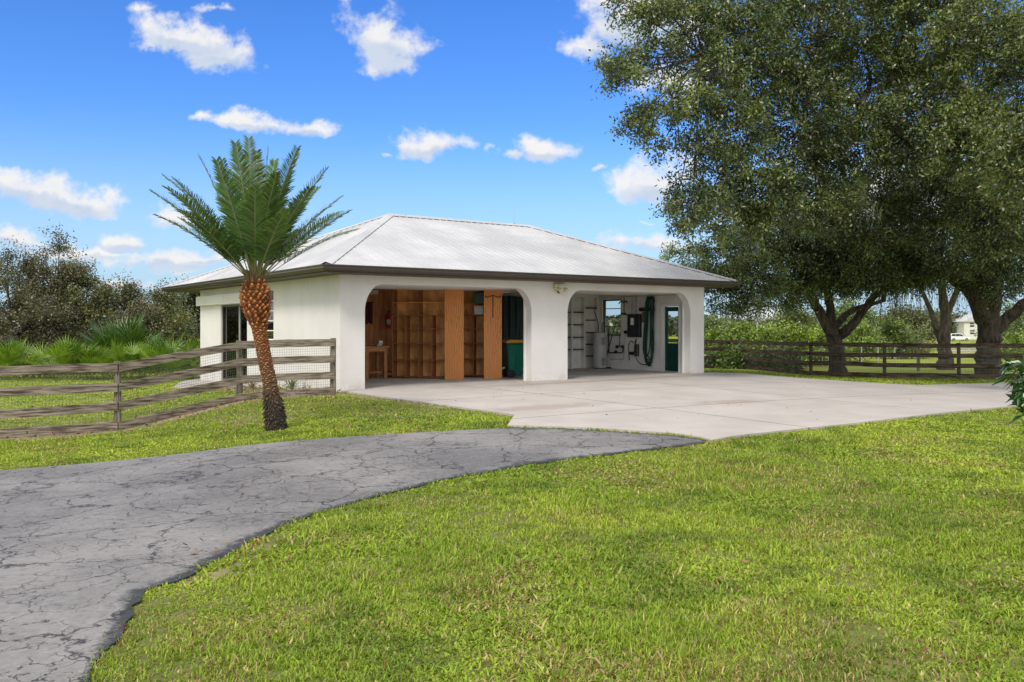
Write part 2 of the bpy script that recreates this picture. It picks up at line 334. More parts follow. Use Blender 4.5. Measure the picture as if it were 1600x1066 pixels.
def mk_asphalt():
    m = bpy.data.materials.new('cracked_asphalt'); m.use_nodes = True; T = NT(m.node_tree)
    co = T.n('ShaderNodeTexCoord').outputs['Object']
    wn = T.n('ShaderNodeTexNoise', {'Vector': co, 'Scale': 2.2, 'Detail': 5., 'Roughness': .65}).outputs[1]
    def warp(a):
        s = T.n('ShaderNodeVectorMath', {0: wn, 1: (.5, .5, .5)}, operation='SUBTRACT').outputs[0]
        s = T.n('ShaderNodeVectorMath', {0: s, 'Scale': a}, operation='SCALE').outputs[0]
        return T.n('ShaderNodeVectorMath', {0: co, 1: s}, operation='ADD').outputs[0]
    def crack(scale, a, w0, w1, m0, m1, ms):
        v = T.n('ShaderNodeTexVoronoi', {'Vector': warp(a), 'Scale': scale}, feature='DISTANCE_TO_EDGE').outputs[0]
        wd = T.m('MAXIMUM', T.m('ADD', w0, T.m('MULTIPLY', T.noise(co, 9., 6, .7), w1)), .0005)
        k = T.m('SUBTRACT', 1., T.m('DIVIDE', v, wd), clamp=True)
        k = T.m('MULTIPLY', T.m('POWER', k, .5), T.ramp(T.noise(co, ms, 4), m0, m1)); return k
    k1 = crack(.95, .60, .004, .020, .34, .46, 1.0); k2 = crack(2.3, .38, -.002, .025, .38, .48, .8); k3 = crack(6.0, .22, -.008, .060, .44, .53, 1.2)
    gate = T.ramp(T.noise(co, 7., 3, .6), .40, .50); k2 = T.m('MULTIPLY', k2, gate); k3 = T.m('MULTIPLY', k3, gate); k1 = T.m('MULTIPLY', k1, T.m('MAXIMUM', gate, .6))
    k = T.m('MAXIMUM', k1, T.m('MAXIMUM', k2, T.m('MULTIPLY', k3, .8)))
    fine = T.noise(co, 70., 6, .85); big = T.noise(co, .55, 4); mid = T.noise(co, 3.5, 5); grit = T.noise(co, 16., 8, .82)
    c = T.mix(T.ramp(fine, .3, .7), (.080, .077, .075), (.180, .172, .166))
    c = T.mix(T.m('MULTIPLY', T.ramp(big, .35, .65), .5), c, (.34, .32, .30))
    c = T.mix(T.m('MULTIPLY', T.ramp(mid, .55, .8), .3), c, (.10, .10, .105))
    c = T.mix(T.m('MULTIPLY', T.ramp(grit, .50, .66), .55), c, (.066, .062, .058)); c = T.mix(T.m('MULTIPLY', T.ramp(grit, .47, .36), .45), c, (.33, .315, .30))
    sp = T.n('ShaderNodeTexVoronoi', {'Vector': co, 'Scale': 26.}, feature='F1'); chips = T.m('MULTIPLY', T.ramp(sp.outputs[0], .16, .08), T.ramp(T.noise(co, 5., 3), .50, .62))
    c = T.mix(T.m('MULTIPLY', chips, .6), c, (.05, .05, .052))
    vc = T.n('ShaderNodeVertexColor', layer_name='Col').outputs[0]
    e = T.ramp(T.m('ADD', T.n('ShaderNodeSeparateColor', {0: vc}).outputs[0], T.m('MULTIPLY', T.m('SUBTRACT', grit, .5), 1.6)), .25, .75)
    c = T.mix(e, c, (.028, .028, .030))
    c = T.mix(k, c, (.009, .0085, .0085))
    b = T.n('ShaderNodeBsdfPrincipled', {'Base Color': c, 'Roughness': .65, 'Specular IOR Level': .5})
    h = T.m('SUBTRACT', T.m('MULTIPLY', fine, .35), T.m('MULTIPLY', k, 1.2)); h = T.m('ADD', h, T.m('MULTIPLY', mid, .5))
    bn = T.n('ShaderNodeBump', {'Height': h, 'Strength': .6, 'Distance': .012}); T.nt.links.new(bn.outputs[0], b.inputs['Normal'])
    T.n('ShaderNodeOutputMaterial', {0: b.outputs[0]}); return m
M_asph = mk_asphalt()
def mk_concrete():
    m = bpy.data.materials.new('pale_concrete'); m.use_nodes = True; T = NT(m.node_tree)
    co = T.n('ShaderNodeTexCoord').outputs['Object']; s = T.n('ShaderNodeSeparateXYZ', {0: co}); x, y = s.outputs[0], s.outputs[1]
    c = T.mix(T.ramp(T.noise(co, .8, 6, .65), .3, .7), (.385, .350, .318), (.46, .422, .388))
    c = T.mix(T.m('MULTIPLY', T.ramp(T.noise(co, 9., 6, .7), .5, .8), .35), c, (.34, .30, .27))
    st = None
    for cx, cy, rx, ry in ((1.3, -6.0, 1.6, .5), (5.2, -7.0, 1.2, .45), (9.5, -.8, 3.0, .3), (6.2, -1.1, 4.0, .35)):
        d = T.m('SQRT', T.m('ADD', T.m('POWER', T.m('DIVIDE', T.m('SUBTRACT', x, cx), rx), 2.), T.m('POWER', T.m('DIVIDE', T.m('SUBTRACT', y, cy), ry), 2.)))
        q = T.ramp(T.m('ADD', d, T.m('MULTIPLY', T.m('SUBTRACT', T.noise(co, 2.5, 5), .5), 1.4)), 1.1, .3); st = q if st is None else T.m('MAXIMUM', st, q)
    c = T.mix(T.m('MULTIPLY', st, .6), c, (.29, .235, .19))
    j = None
    for axis, vals in ((x, (-1.0, 3.0, 7.6, 12.2, 16.8)), (y, (-3.6, -7.2, -10.8))):
        for v in vals:
            q = T.ramp(T.m('ABSOLUTE', T.m('SUBTRACT', axis, T.m('ADD', v, T.m('MULTIPLY', T.m('SUBTRACT', T.noise(co, 1.5, 2), .5), .03)))), .028, .012); j = q if j is None else T.m('MAXIMUM', j, q)
    c = T.mix(T.m('MULTIPLY', j, T.m('ADD', .5, T.m('MULTIPLY', T.noise(co, 1.2, 3), .8)), clamp=True), c, (.16, .13, .105))
    b = T.n('ShaderNodeBsdfPrincipled', {'Base Color': c, 'Roughness': .8, 'Specular IOR Level': .3})
    h = T.m('SUBTRACT', T.m('MULTIPLY', T.noise(co, 90., 3), .3), j); bn = T.n('ShaderNodeBump', {'Height': h, 'Strength': .35, 'Distance': .01}); T.nt.links.new(bn.outputs[0], b.inputs['Normal'])
    T.n('ShaderNodeOutputMaterial', {0: b.outputs[0]}); return m
M_conc = mk_concrete()

# ------------------------------------------------------------------ garage frame: local x along the front, local y into the depth
GO = Vector((-3.95, 19.9, 0)); GA = math.atan2(.572, .82)
ux, uy = math.cos(GA), math.sin(GA)
def GW(a, b): return (GO.x + a * ux - b * uy, GO.y + a * uy + b * ux)
def toG(x, y): return ((x - GO.x) * ux + (y - GO.y) * uy, -(x - GO.x) * uy + (y - GO.y) * ux)
GM = Matrix.Translation(GO) @ Matrix.Rotation(GA, 4, 'Z')

# ------------------------------------------------------------------ outlines on the ground
near_edge = [(1109, 691), (1067, 698), (950, 712), (820, 728), (769, 739), (695, 752), (621, 769), (560, 786), (490, 807), (455, 818), (402, 842), (350, 874), (308, 895), (273, 912), (227, 927), (210, 950), (196, 993), (168, 1028), (150, 1066)]
far_edge = [(0, 737), (100, 729), (200, 720), (300, 709), (380, 698), (480, 689), (560, 683), (700, 675), (791, 670.5)]
NE = [at(*p) for p in near_edge] + [(-1.9, 2.6), (-2.05, 1.0), (-2.1, -6)]
FE = [(-16, -6), (-30, 3), (-18, 9.2), (-10, 10.3)] + [at(*p) for p in far_edge]
def dense(P, st=.25):
    out = []
    for p, q in zip(P, P[1:]):
        n = max(1, int(math.hypot(q[0] - p[0], q[1] - p[1]) / st))
        out += [(p[0] + (q[0] - p[0]) * k / n, p[1] + (q[1] - p[1]) * k / n) for k in range(n)]
    return out + [P[-1]]
def wob(P, amp=.035, s=3):
    A = np.array(P); r = np.array([fbm(A[:, 0] * (4 if s == 3 else 13) + k * 50, A[:, 1] * (4 if s == 3 else 13), s, 3) - .5 for k in (0, 1)]).T
    return [tuple(p) for p in A + r * amp * 2]
ASPH = wob(wob(dense(NE, .09), .06), .03, 17) + FE + [at(870, 671.5), at(950, 675.5), at(1048, 682), at(1090, 687)]
APR = [GW(-.02, 0), at(560, 617), at(690, 635), at(804, 651), at(793, 668), at(870, 669.5), at(950, 673.5), at(1048, 680), at(1095, 686.5), at(1111, 691.5), at(1145, 685), at(1340, 664), at(1600, 635), (22, 22.5), (24, 24.5), at(1600, 598), at(1520, 601), at(1440, 603.5), at(1400, 602), at(1250, 592.5), at(1157, 584.6), GW(12.2, .35), GW(12.2, 0)]
SLAB = [GW(-.05, -.0), GW(12.1, 0), GW(12.1, 11.4), GW(-.05, 11.4)]
PATIO = [at(282, 598), at(322, 590), GW(-.02, 9.9), GW(-.02, 6.2), GW(-1.5, 6.0), GW(-1.7, 8.2)]
def inside(P, x, y):
    P = np.array(P); c = np.zeros(x.shape, bool); n = len(P)
    for i in range(n):
        x0, y0 = P[i]; x1, y1 = P[(i + 1) % n]
        if y0 == y1: continue
        k = ((y0 > y) != (y1 > y)) & (x < (x1 - x0) * (y - y0) / (y1 - y0) + x0); c ^= k
    return c
def edist(P, x, y):
    d = np.full(x.shape, 1e9)
    for (x0, y0), (x1, y1) in zip(P, P[1:]):
        L = (x1 - x0) ** 2 + (y1 - y0) ** 2 + 1e-9; t = np.clip(((x - x0) * (x1 - x0) + (y - y0) * (y1 - y0)) / L, 0, 1)
        d = np.minimum(d, np.hypot(x - x0 - t * (x1 - x0), y - y0 - t * (y1 - y0)))
    return d
def sheet(name, P, off, m, res=.5, skirt=.08, M=None, colf=None, lim=None):
    bm = BM(); vs = [bm.verts.new((x, y, 0)) for x, y in P]; bm.faces.new(vs)
    A = np.array(P); (xa, ya), (xb, yb) = A.min(0), A.max(0)
    if lim: xa, xb, ya, yb = max(xa, lim[0]), min(xb, lim[1]), max(ya, lim[2]), min(yb, lim[3])
    bmesh.ops.triangulate(bm, faces=bm.faces[:])
    for k in range(int((xb - xa) / res)):
        bmesh.ops.bisect_plane(bm, geom=bm.verts[:] + bm.edges[:] + bm.faces[:], plane_co=(xa + (k + .5) * res, 0, 0), plane_no=(1, 0, 0))
    for k in range(int((yb - ya) / res)):
        bmesh.ops.bisect_plane(bm, geom=bm.verts[:] + bm.edges[:] + bm.faces[:], plane_co=(0, ya + (k + .5) * res, 0), plane_no=(0, 1, 0))
    be = [e for e in bm.edges if len(e.link_faces) == 1]
    r = bmesh.ops.extrude_edge_only(bm, edges=be); low = {v for v in r['geom'] if isinstance(v, bmesh.types.BMVert)}
    vl = bm.verts[:]; Z = gz(np.array([v.co.x for v in vl]), np.array([v.co.y for v in vl]))
    for v, z in zip(vl, Z): v.co.z = z + off - (skirt if v in low else 0)
    xy = np.array([(v.co.x, v.co.y) for v in vl])
    for f in bm.faces: f.smooth = abs(f.normal.z) > .5 or True
    if M is not None: bmesh.ops.transform(bm, matrix=M.inverted(), verts=bm.verts[:])
    me = bpy.data.meshes.new(name); bmesh.ops.recalc_face_normals(bm, faces=bm.faces[:]); bm.to_mesh(me); bm.free()
    me.shade_smooth(); 
    try: me.set_sharp_from_angle(angle=R(40))
    except Exception: pass
    if colf is not None:
        a = me.color_attributes.new('Col', 'FLOAT_COLOR', 'POINT'); c4 = np.ones((len(xy), 4), np.float32); c4[:, :3] = colf(xy[:, 0], xy[:, 1])[:, None]; a.data.foreach_set('color', c4.ravel())
    o = link(name, me, m); o['kind'] = 'structure'
    if M is not None: o.matrix_world = M
    return o
NEd = dense(NE, .4)
ASPH_END = [at(791, 670.5), at(870, 671.5), at(950, 675.5), at(1048, 682), at(1109, 690)]
def asph_edge(x, y):
    w_ = .04 + .22 * fbm(x * 1.3, y * 1.3, 5)
    return np.maximum(np.clip(1 - edist(NEd, x, y) / w_, 0, 1), .8 * np.clip(1 - edist(ASPH_END, x, y) / .14, 0, 1))
sheet('driveway', ASPH, .016, M_asph, .22, .10, colf=asph_edge, lim=(-9, 4, 1, 14))
sheet('concrete_apron', APR, .035, M_conc, .6, .12, M=GM, lim=(-6, 20, 10, 30))
sheet('patio', PATIO, .03, M_conc, .8, .1, M=GM)

# ground sheet
def axis(a0, a1, st, lo, hi):
    m = list(np.arange(a0, a1, st)); s = st; v = a1
    while v < hi: m.append(v); s *= 1.16; v += s
    s = st; v = a0 - st; L = []
    while v > lo: L.append(v); s *= 1.16; v -= s
    return np.array(L[::-1] + m + [hi])
FEN_L = [(-13.9, 12.6), (-11.6, 13.6), (-9.35, 14.63), (-7.15, 15.7), (-5.6, 17.8), (-3.94, 19.06)]
DIRTL = [(-9.35, 14.5), (-7.15, 15.6), (-5.6, 17.6), (-4.0, 18.9)]
SANDP = dense([at(330, 905), at(385, 872), at(440, 838)], .3)
def dirt(x, y):
    n = fbm(x * 2.2, y * 2.2, 9, 3)
    d = np.clip(1.15 - edist(DIRTL, x, y) / (.18 + .45 * n), 0, 1)
    s = np.clip(1.0 - edist(SANDP, x, y) / (.02 + .36 * fbm(x * 5, y * 5, 19, 3)), 0, 1) * .85
    a, b = toG(x, y)
    m = np.clip(1.1 - np.abs(a + .65) / (.55 + .5 * n), 0, 1) * (b > -.6) * (b < 6.5)
    e = np.clip(1 - edist([GW(-.3, -.25), at(560, 620), at(690, 638)], x, y) / (.08 + .2 * n), 0, 1)
    return np.clip(np.maximum(np.maximum(d, s), np.maximum(m, e)), 0, 1)
SAND_C = np.array((.33, .245, .17))
def soilcol(x, y):
    n = fbm(x * 1.7, y * 1.7, 2, 4)[:, None]; n2 = fbm(x * .35, y * .35, 21, 3)[:, None]
    near = np.clip((np.hypot(x, y) - 16) / 12, 0, 1)[:, None]
    c = np.array((.10, .125, .025)) * (1 - n) + np.array((.17, .16, .055)) * n
    far = np.array((.30, .34, .035)) * (1 - n2) + np.array((.21, .26, .032)) * n2
    c = c * (1 - near) + far * near
    d = dirt(x, y)[:, None]; sc = SAND_C * (.75 + .5 * fbm(x * 6, y * 6, 31, 2)[:, None])
    return c * (1 - d) + sc * d
gx = axis(-14, 20, .3, -600, 600); gy = axis(2, 34, .3, -120, 900)
XX, YY = np.meshgrid(gx, gy); xf, yf = XX.ravel(), YY.ravel(); zf = gz(xf, yf)
a_, b_ = toG(xf, yf); ins = (a_ > .15) & (a_ < 11.9) & (b_ > .15) & (b_ < 11.2); zf = np.where(ins, np.minimum(zf, -.3), zf)
nx, ny = len(gx), len(gy); I = np.arange(nx * ny).reshape(ny, nx)
Fq = np.stack([I[:-1, :-1], I[:-1, 1:], I[1:, 1:], I[1:, :-1]], -1).reshape(-1, 4)
g = link('ground', npmesh('ground', np.c_[xf, yf, zf], Fq, soilcol(xf, yf), True), M_ground); g['kind'] = 'structure'
bm = BM(); box(bm, .02, 12.04, .02, 4.78, -.5, .002); o = obj('garage_floor', bm, M_floor); o.matrix_world = GM; o['kind'] = 'structure'

# ------------------------------------------------------------------ lawn blades
def blades(n_target, zlo, zhi, seed, dens, hmul=1., wmul=1.):
    r = np.random.default_rng(seed)
    Zs = zlo + (zhi - zlo) * r.random(n_target); 
    half = .62 * Zs + 1.0; X = (r.random(n_target) * 2 - 1) * half
    keep = r.random(n_target) < dens(Zs) * half / (dens(np.linspace(zlo, zhi, 50)) * (.62 * np.linspace(zlo, zhi, 50) + 1)).max()
    X, Y = X[keep], Zs[keep]
    bad = inside(ASPH, X, Y) & (edist(NEd, X, Y) > .12 * r.random(len(X)) ** 2 * (fbm(X * 3, Y * 3, 33, 2) > .45)) | inside(APR, X, Y) | inside(PATIO, X, Y)
    a, b = toG(X, Y); bad |= (a > -.05) & (a < 12.1) & (b > -.05) & (b < 11.5)
    bad |= r.random(len(X)) < dirt(X, Y) * 1.05
    clump = fbm(X * 9, Y * 9, 43, 2); bad |= (clump < .36 + .12 * r.random(len(X))) & (r.random(len(X)) < .7); bare = fbm(X * 1.1, Y * 1.1, 41, 3); bad |= (bare > .72) & (r.random(len(X)) < .45)
    X, Y = X[~bad], Y[~bad]; n = len(X)
    tuft = fbm(X * 3.2, Y * 3.2, 51, 3); big = fbm(X * .55, Y * .55, 61, 3); hgt = fbm(X * 1.4, Y * 1.4, 71, 2)
    fold = r.random(n); weed = (fbm(X * .9, Y * .9, 81, 2) + .35 * (r.random(n) - .5)) > .55
    h = (.008 + .070 * tuft + .055 * np.clip(hgt * 2.2 - .75, 0, 1) * r.random(n) + .02 * r.random(n)) * hmul * (.85 + .3 * r.random(n)); 
    h = h * .56; long = r.random(n) < .025; h = np.where(long, h * 1.9, h)
    h = np.where(weed, h * .7, h)
    wd = (.0022 + .002 * r.random(n)) * wmul * (1 + .10 * np.maximum(Y - 4, 0)); wd = np.where(weed, wd * 2.1, wd)
    az = r.random(n) * 2 * np.pi; lean = (.25 + .9 * r.random(n)) * h; lean = np.where(weed, lean * 1.3, lean)
    fa = az + (r.random(n) - .5) * 1.2
    dx, dy = np.cos(az), np.sin(az); sx, sy = -np.sin(fa), np.cos(fa)
    z = gz(X, Y) - .004
    V = np.empty((n, 5, 3)); 
    for k, s in ((0, -1), (1, 1)): V[:, k] = np.c_[X + s * sx * wd, Y + s * sy * wd, z]
    for k, s in ((2, 1), (3, -1)): V[:, k] = np.c_[X + s * sx * wd * .8 + dx * lean * .35, Y + s * sy * wd * .8 + dy * lean * .35, z + h * .62]
    V[:, 4] = np.c_[X + dx * lean, Y + dy * lean, z + h * (.98 - .3 * (fold > .6))]
    b0 = np.arange(n)[:, None] * 5
    T = np.concatenate([b0 + np.array([0, 1, 2]), b0 + np.array([0, 2, 3]), b0 + np.array([3, 2, 4])], 1).reshape(-1, 3)
    g1 = np.array((.25, .35, .034)); g2 = np.array((.36, .45, .052)); g3 = np.array((.115, .195, .024)); br = np.array((.50, .40, .18)); rd = np.array((.25, .125, .05))
    q = np.clip((big - .35) * 3.2 + (r.random(n) - .5) * .7, 0, 1)[:, None]
    c = g1 * (1 - q) + g2 * q
    q = np.clip((fbm(X * 2.3, Y * 2.3, 95, 3) - .5) * 4 + (r.random(n) - .5) * .5, 0, 1)[:, None] * .65; c = c * (1 - q) + g3 * q
    patch = np.clip((fbm(X * 1.5 + 9, Y * 1.5, 91, 4) - .575) * 9, 0, 1)
    br_ = (r.random(n) < .06 + .24 * patch)[:, None]; c = np.where(br_, br * (.6 + .6 * r.random(n)[:, None]), c)
    c = np.where(((r.random(n) < .015 + .05 * patch))[:, None], rd, c)
    c = c * (.55 + .8 * r.random(n)[:, None])
    return V.reshape(-1, 3), T, np.repeat(c, 5, 0)
gr = []
gr.append(blades(800000, 3.0, 14.5, 1, lambda Z: np.minimum(1, (4.6 / Z) ** 1.55)))
gr.append(blades(420000, 3.0, 14.5, 6, lambda Z: np.minimum(1, (4.6 / Z) ** 1.4), .42, 1.7))
gr.append(blades(330000, 11.5, 34, 2, lambda Z: np.minimum(1, (14 / Z) ** 1.7), 1.0, 1.25))
off = 0; VV, FF, CC_ = [], [], []
for V, T, c in gr: VV.append(V); FF.append(T + off); CC_.append(c); off += len(V)
o = link('lawn_grass', npmesh('lawn_grass', np.concatenate(VV), np.concatenate(FF), np.concatenate(CC_)), M_grass); props(o, 'short patchy green lawn grass beside the driveway and beyond the fences', 'grass', kind='stuff')
print('grass tris', sum(len(f) for f in FF))
# dry leaves scattered on the lawn edge and apron
def litter():
    r = np.random.default_rng(5); P = []
    for (px, py, s, n) in ((420, 662, 18, 50), (300, 650, 60, 60), (395, 632, 50, 110), (620, 600, 60, 10), (880, 612, 190, 40), (1150, 640, 160, 26), (700, 622, 60, 14), (820, 597, 60, 20), (760, 860, 300, 30), (1200, 850, 300, 35), (380, 870, 40, 40), (480, 620, 40, 50)):
        for _ in range(n):
            q = at(px + r.normal() * s, py + r.normal() * s * .12) if py < 700 else at(px + r.normal() * s, py + r.normal() * s * .3)
            P.append(q)
    P = np.array(P); n = len(P); on = inside(APR, P[:, 0], P[:, 1]) | inside(ASPH, P[:, 0], P[:, 1])
    z = gz(P[:, 0], P[:, 1]) + np.where(on, .04, .03); az = r.random(n) * 6.28; L = .012 + .022 * r.random(n)
    d = np.c_[np.cos(az), np.sin(az), r.normal(size=n) * .25] * L[:, None]; s = np.c_[-np.sin(az), np.cos(az), r.normal(size=n) * .3] * L[:, None] * .45
    c = np.c_[P, z]; V = np.stack([c - d, c + s, c + d, c - s], 1).reshape(-1, 3)
    col = np.array((.24, .15, .07)) * (.4 + 1.1 * r.random(n)[:, None])
    o = link('leaf_litter', npmesh('leaf_litter', V, np.arange(4 * n).reshape(-1, 4), np.repeat(col, 4, 0)), M_moss); props(o, 'small dry brown leaves scattered over lawn and concrete', 'leaf litter', kind='stuff')
litter()

# ------------------------------------------------------------------ the garage
GAR = thing('garage', 'white stucco garage with two arched open bays under a white metal hip roof', 'garage', GO, GA)
WT = 2.70
def front_wall():
    bm = BM(); T = .26; ZB = -.35
    ops = [(.62, 5.45), (6.67, 11.46)]; RX, RZ, ZT = .48, .66, 2.47
    def arch(a, o):
        d = min(a - o[0], o[1] - a)
        if d >= RX: return ZT
        t = 1 - max(0, d) / RX; return ZT - RZ * (1 - math.sqrt(max(0, 1 - t * t)))
    segs = []; cur = 0
    for o_ in ops:
        segs.append(('p', cur, o_[0], None))
        xs = [o_[0] + RX * (1 - math.cos(k / 14 * math.pi / 2)) for k in range(15)]; xs = xs + [o_[0] + o_[1] - x for x in xs[::-1]]
        segs.append(('o', xs, o_, None)); cur = o_[1]
    segs.append(('p', cur, 12.06, None))
    def q(*p): bm.faces.new([bm.verts.new(x) for x in p])
    for s in segs:
        if s[0] == 'p':
            for y in (0, T): q((s[1], y, ZB), (s[2], y, ZB), (s[2], y, WT), (s[1], y, WT))
        else:
            xs, o_ = s[1], s[2]
            zs = [arch(x, o_) for x in xs]; zs[0] = zs[-1] = ZT - RZ
            for (x0, z0), (x1, z1) in zip(zip(xs, zs), list(zip(xs, zs))[1:]):
                for y in (0, T): q((x0, y, z0), (x1, y, z1), (x1, y, WT), (x0, y, WT))
                q((x0, 0, z0), (x1, 0, z1), (x1, T, z1), (x0, T, z0))
            for x in o_: q((x, 0, ZB), (x, T, ZB), (x, T, ZT - RZ), (x, 0, ZT - RZ))
    for x in (0, 12.06): q((x, 0, ZB), (x, T, ZB), (x, T, WT), (x, 0, WT))
    q((0, 0, WT), (12.06, 0, WT), (12.06, T, WT), (0, T, WT))
    bmesh.ops.remove_doubles(bm, verts=bm.verts[:], dist=.0005)
    return bm
obj('front_wall', front_wall(), M_stucco, GAR)
def wall(bm, ax, c, th, s0, s1, z0, z1, holes):
    """wall along axis ax ('x' or 'y') at coordinate c..c+th with rectangular holes, no inner faces"""
    S = sorted({s0, s1} | {h[0] for h in holes} | {h[1] for h in holes}); Z = sorted({z0, z1} | {h[2] for h in holes} | {h[3] for h in holes})
    def P(s, t, z): return (s, t, z) if ax == 'x' else (t, s, z)
    def solid(i, j):
        if i < 0 or j < 0 or i >= len(S) - 1 or j >= len(Z) - 1: return False
        a, b = (S[i] + S[i + 1]) / 2, (Z[j] + Z[j + 1]) / 2
        return not any(h[0] < a < h[1] and h[2] < b < h[3] for h in holes)
    def q(*p): bm.faces.new([bm.verts.new(P(*x)) for x in p])
    for i in range(len(S) - 1):
        for j in range(len(Z) - 1):
            if not solid(i, j): continue
            a, b, e, f = S[i], S[i + 1], Z[j], Z[j + 1]
            for t in (c, c + th): q((a, t, e), (b, t, e), (b, t, f), (a, t, f))
            if not solid(i - 1, j): q((a, c, e), (a, c + th, e), (a, c + th, f), (a, c, f))
            if not solid(i + 1, j): q((b, c, e), (b, c + th, e), (b, c + th, f), (b, c, f))
            if not solid(i, j - 1): q((a, c, e), (b, c, e), (b, c + th, e), (a, c + th, e))
            if not solid(i, j + 1): q((a, c, f), (b, c, f), (b, c + th, f), (a, c + th, f))
    bmesh.ops.remove_doubles(bm, verts=bm.verts[:], dist=.0005)
BK = 4.8
WIN_L = (4.42, 5.75, 1.07, 2.44); SLD = (6.66, 9.26, -.24, 2.13)
WIN_R = (3.60, 4.58, 1.13, 2.38); DOOR = (.80, 1.56, .0, 2.12)
bm = BM(); wall(bm, 'y', 0, .2, .262, 11.4, -.8, WT, [WIN_L, SLD]); obj('side_wall', bm, M_stucco, GAR)
bm = BM(); wall(bm, 'y', 11.86, .2, .262, 11.4, -.8, WT, [WIN_R, DOOR]); obj('side_wall', bm, M_stucco, GAR)
bm = BM(); wall(bm, 'x', 11.402, .2, 0, 12.06, -.8, WT, []); obj('rear_wall', bm, M_stucco, GAR)
bm = BM(); box(bm, .202, 7.2, BK, BK + .1, 0, WT - .04); obj('inner_wall', bm, M_ply, GAR, label='brown plywood back wall of the left bay')
bm = BM(); box(bm, 7.203, 11.858, BK, BK + .1, 0, WT - .04); obj('inner_wall', bm, M_inner, GAR)
bm = BM(); box(bm, 11.83, 11.858, 1.66, 3.52, .0, WT - .04); box(bm, 11.83, 11.858, 4.66, BK - .002, 0, WT - .04); box(bm, 11.83, 11.858, 3.521, 4.659, 0, 1.06); box(bm, 11.83, 11.858, .3, 1.659, 2.2, WT - .04)
obj('inner_wall', bm, M_inner, GAR)
bm = BM(); box(bm, .2, 11.86, .262, 11.4, WT - .038, WT - .01); obj('ceiling', bm, M_inner, GAR)
bm = BM(); box(bm, .2, 11.86, BK + .102, 11.4, -.5, -.25); obj('room_floor', bm, M_floor, GAR)
# header ledge over the sliding door
bm = BM(); box(bm, -.16, -.003, 6.15, 11.55, 2.14, 2.46, bev=.012); obj('door_header', bm, M_stucco, GAR)
# sliding glass door
fr = BM(); y0, y1, z0, z1 = SLD
box(fr, .05, .13, y0, y1, z0, z0 + .06); box(fr, .05, .13, y0, y1, z1 - .06, z1); box(fr, .05, .13, y0, y0 + .05, z0 + .06, z1 - .06); box(fr, .05, .13, y1 - .05, y1, z0 + .06, z1 - .06)
sl = obj('sliding_door', fr, M_gut, GAR)
f2 = BM(); mid = 7.62; box(f2, .07, .12, mid - .03, mid + .03, z0 + .06, z1 - .06); obj('frame', f2, M_galv, sl)
p = BM(); box(p, .095, .100, y0 + .05, y1 - .05, z0 + .06, z1 - .06); obj('pane', p, M_tglass, sl)
cu = BM(); n = 40; pts = [(.42 + .035 * math.sin(k * 1.25), 8.45 + .014 * k) for k in range(n)]
for (a, b), (c, d) in zip(pts, pts[1:]): cu.faces.new([cu.verts.new(v) for v in ((a, b, -.2), (c, d, -.2), (c, d, 2.2), (a, b, 2.2))])
bmesh.ops.remove_doubles(cu, verts=cu.verts[:], dist=.0005); obj('curtain', cu, M_curt, sl)
def window(W_, c, m, rows, cols, nm='window'):
    y0, y1, z0, z1 = W_; b = BM(); f = .045
    box(b, c, c + .06, y0, y1, z0, z0 + f); box(b, c, c + .06, y0, y1, z1 - f, z1); box(b, c, c + .06, y0, y0 + f, z0 + f, z1 - f); box(b, c, c + .06, y1 - f, y1, z0 + f, z1 - f)
    wn = obj(nm, b, m, GAR); b = BM()
    for k in range(1, rows): z = z0 + (z1 - z0) * k / rows; box(b, c + .012, c + .048, y0 + f, y1 - f, z - .014, z + .014)
    for k in range(1, cols): y = y0 + (y1 - y0) * k / cols; box(b, c + .015, c + .045, y - .012, y + .012, z0 + f, z1 - f)
    obj('glazing_bar', b, m, wn); b = BM(); box(b, c + .028, c + .032, y0 + f, y1 - f, z0 + f, z1 - f); obj('pane', b, M_glass if m is M_gut else M_tglass, wn); return wn
window(WIN_R, 11.93, M_gut, 4, 1)
wl = window(WIN_L, .08, M_trim, 5, 1)
b = BM(); box(b, -.05, .078, WIN_L[0] - .04, WIN_L[1] + .04, WIN_L[2] - .07, WIN_L[2] - .002, bev=.006); obj('sill', b, M_trim, wl)
b = BM(); box(b, .03, .12, WIN_L[0] + .002, WIN_L[1] - .002, WIN_L[3] - .16, WIN_L[3] - .001); obj('shade', b, M_gut, wl)
# green half-glazed side door
y0, y1, z0, z1 = DOOR; b = BM(); c = 11.90
box(b, c, c + .045, y0 + .04, y1 - .04, z0 + .03, .92); box(b, c, c + .045, y0 + .04, y0 + .15, .92, z1 - .04); box(b, c, c + .045, y1 - .15, y1 - .04, .92, z1 - .04); box(b, c, c + .045, y0 + .15, y1 - .15, z1 - .18, z1 - .04)
sdr = obj('side_door', b, M_green, GAR); b = BM()
for k in range(5): yy_ = y0 + .17 + k * .095; box(b, c - .012, c - .001, yy_, yy_ + .075, .12, .86)
obj('door_panel', b, M_green, sdr)
b = BM(); box(b, c + .02, c + .025, y0 + .15, y1 - .15, .92, z1 - .18); obj('pane', b, M_glass, sdr)
b = BM(); tube(b, [(c - .05, y0 + .1, .98), (c, y0 + .1, .98)], .02, 10); obj('handle', b, M_steel, sdr)
b = BM(); cc0 = 11.80
box(b, cc0, 11.9, y1 - .038, y1 + .06, 0, z1 + .07); box(b, cc0, 11.9, y0 - .06, y0 + .038, 0, z1 + .07); box(b, cc0, 11.9, y0 + .038, y1 - .038, z1 - .03, z1 + .07); obj('door_frame', b, M_trim, sdr)
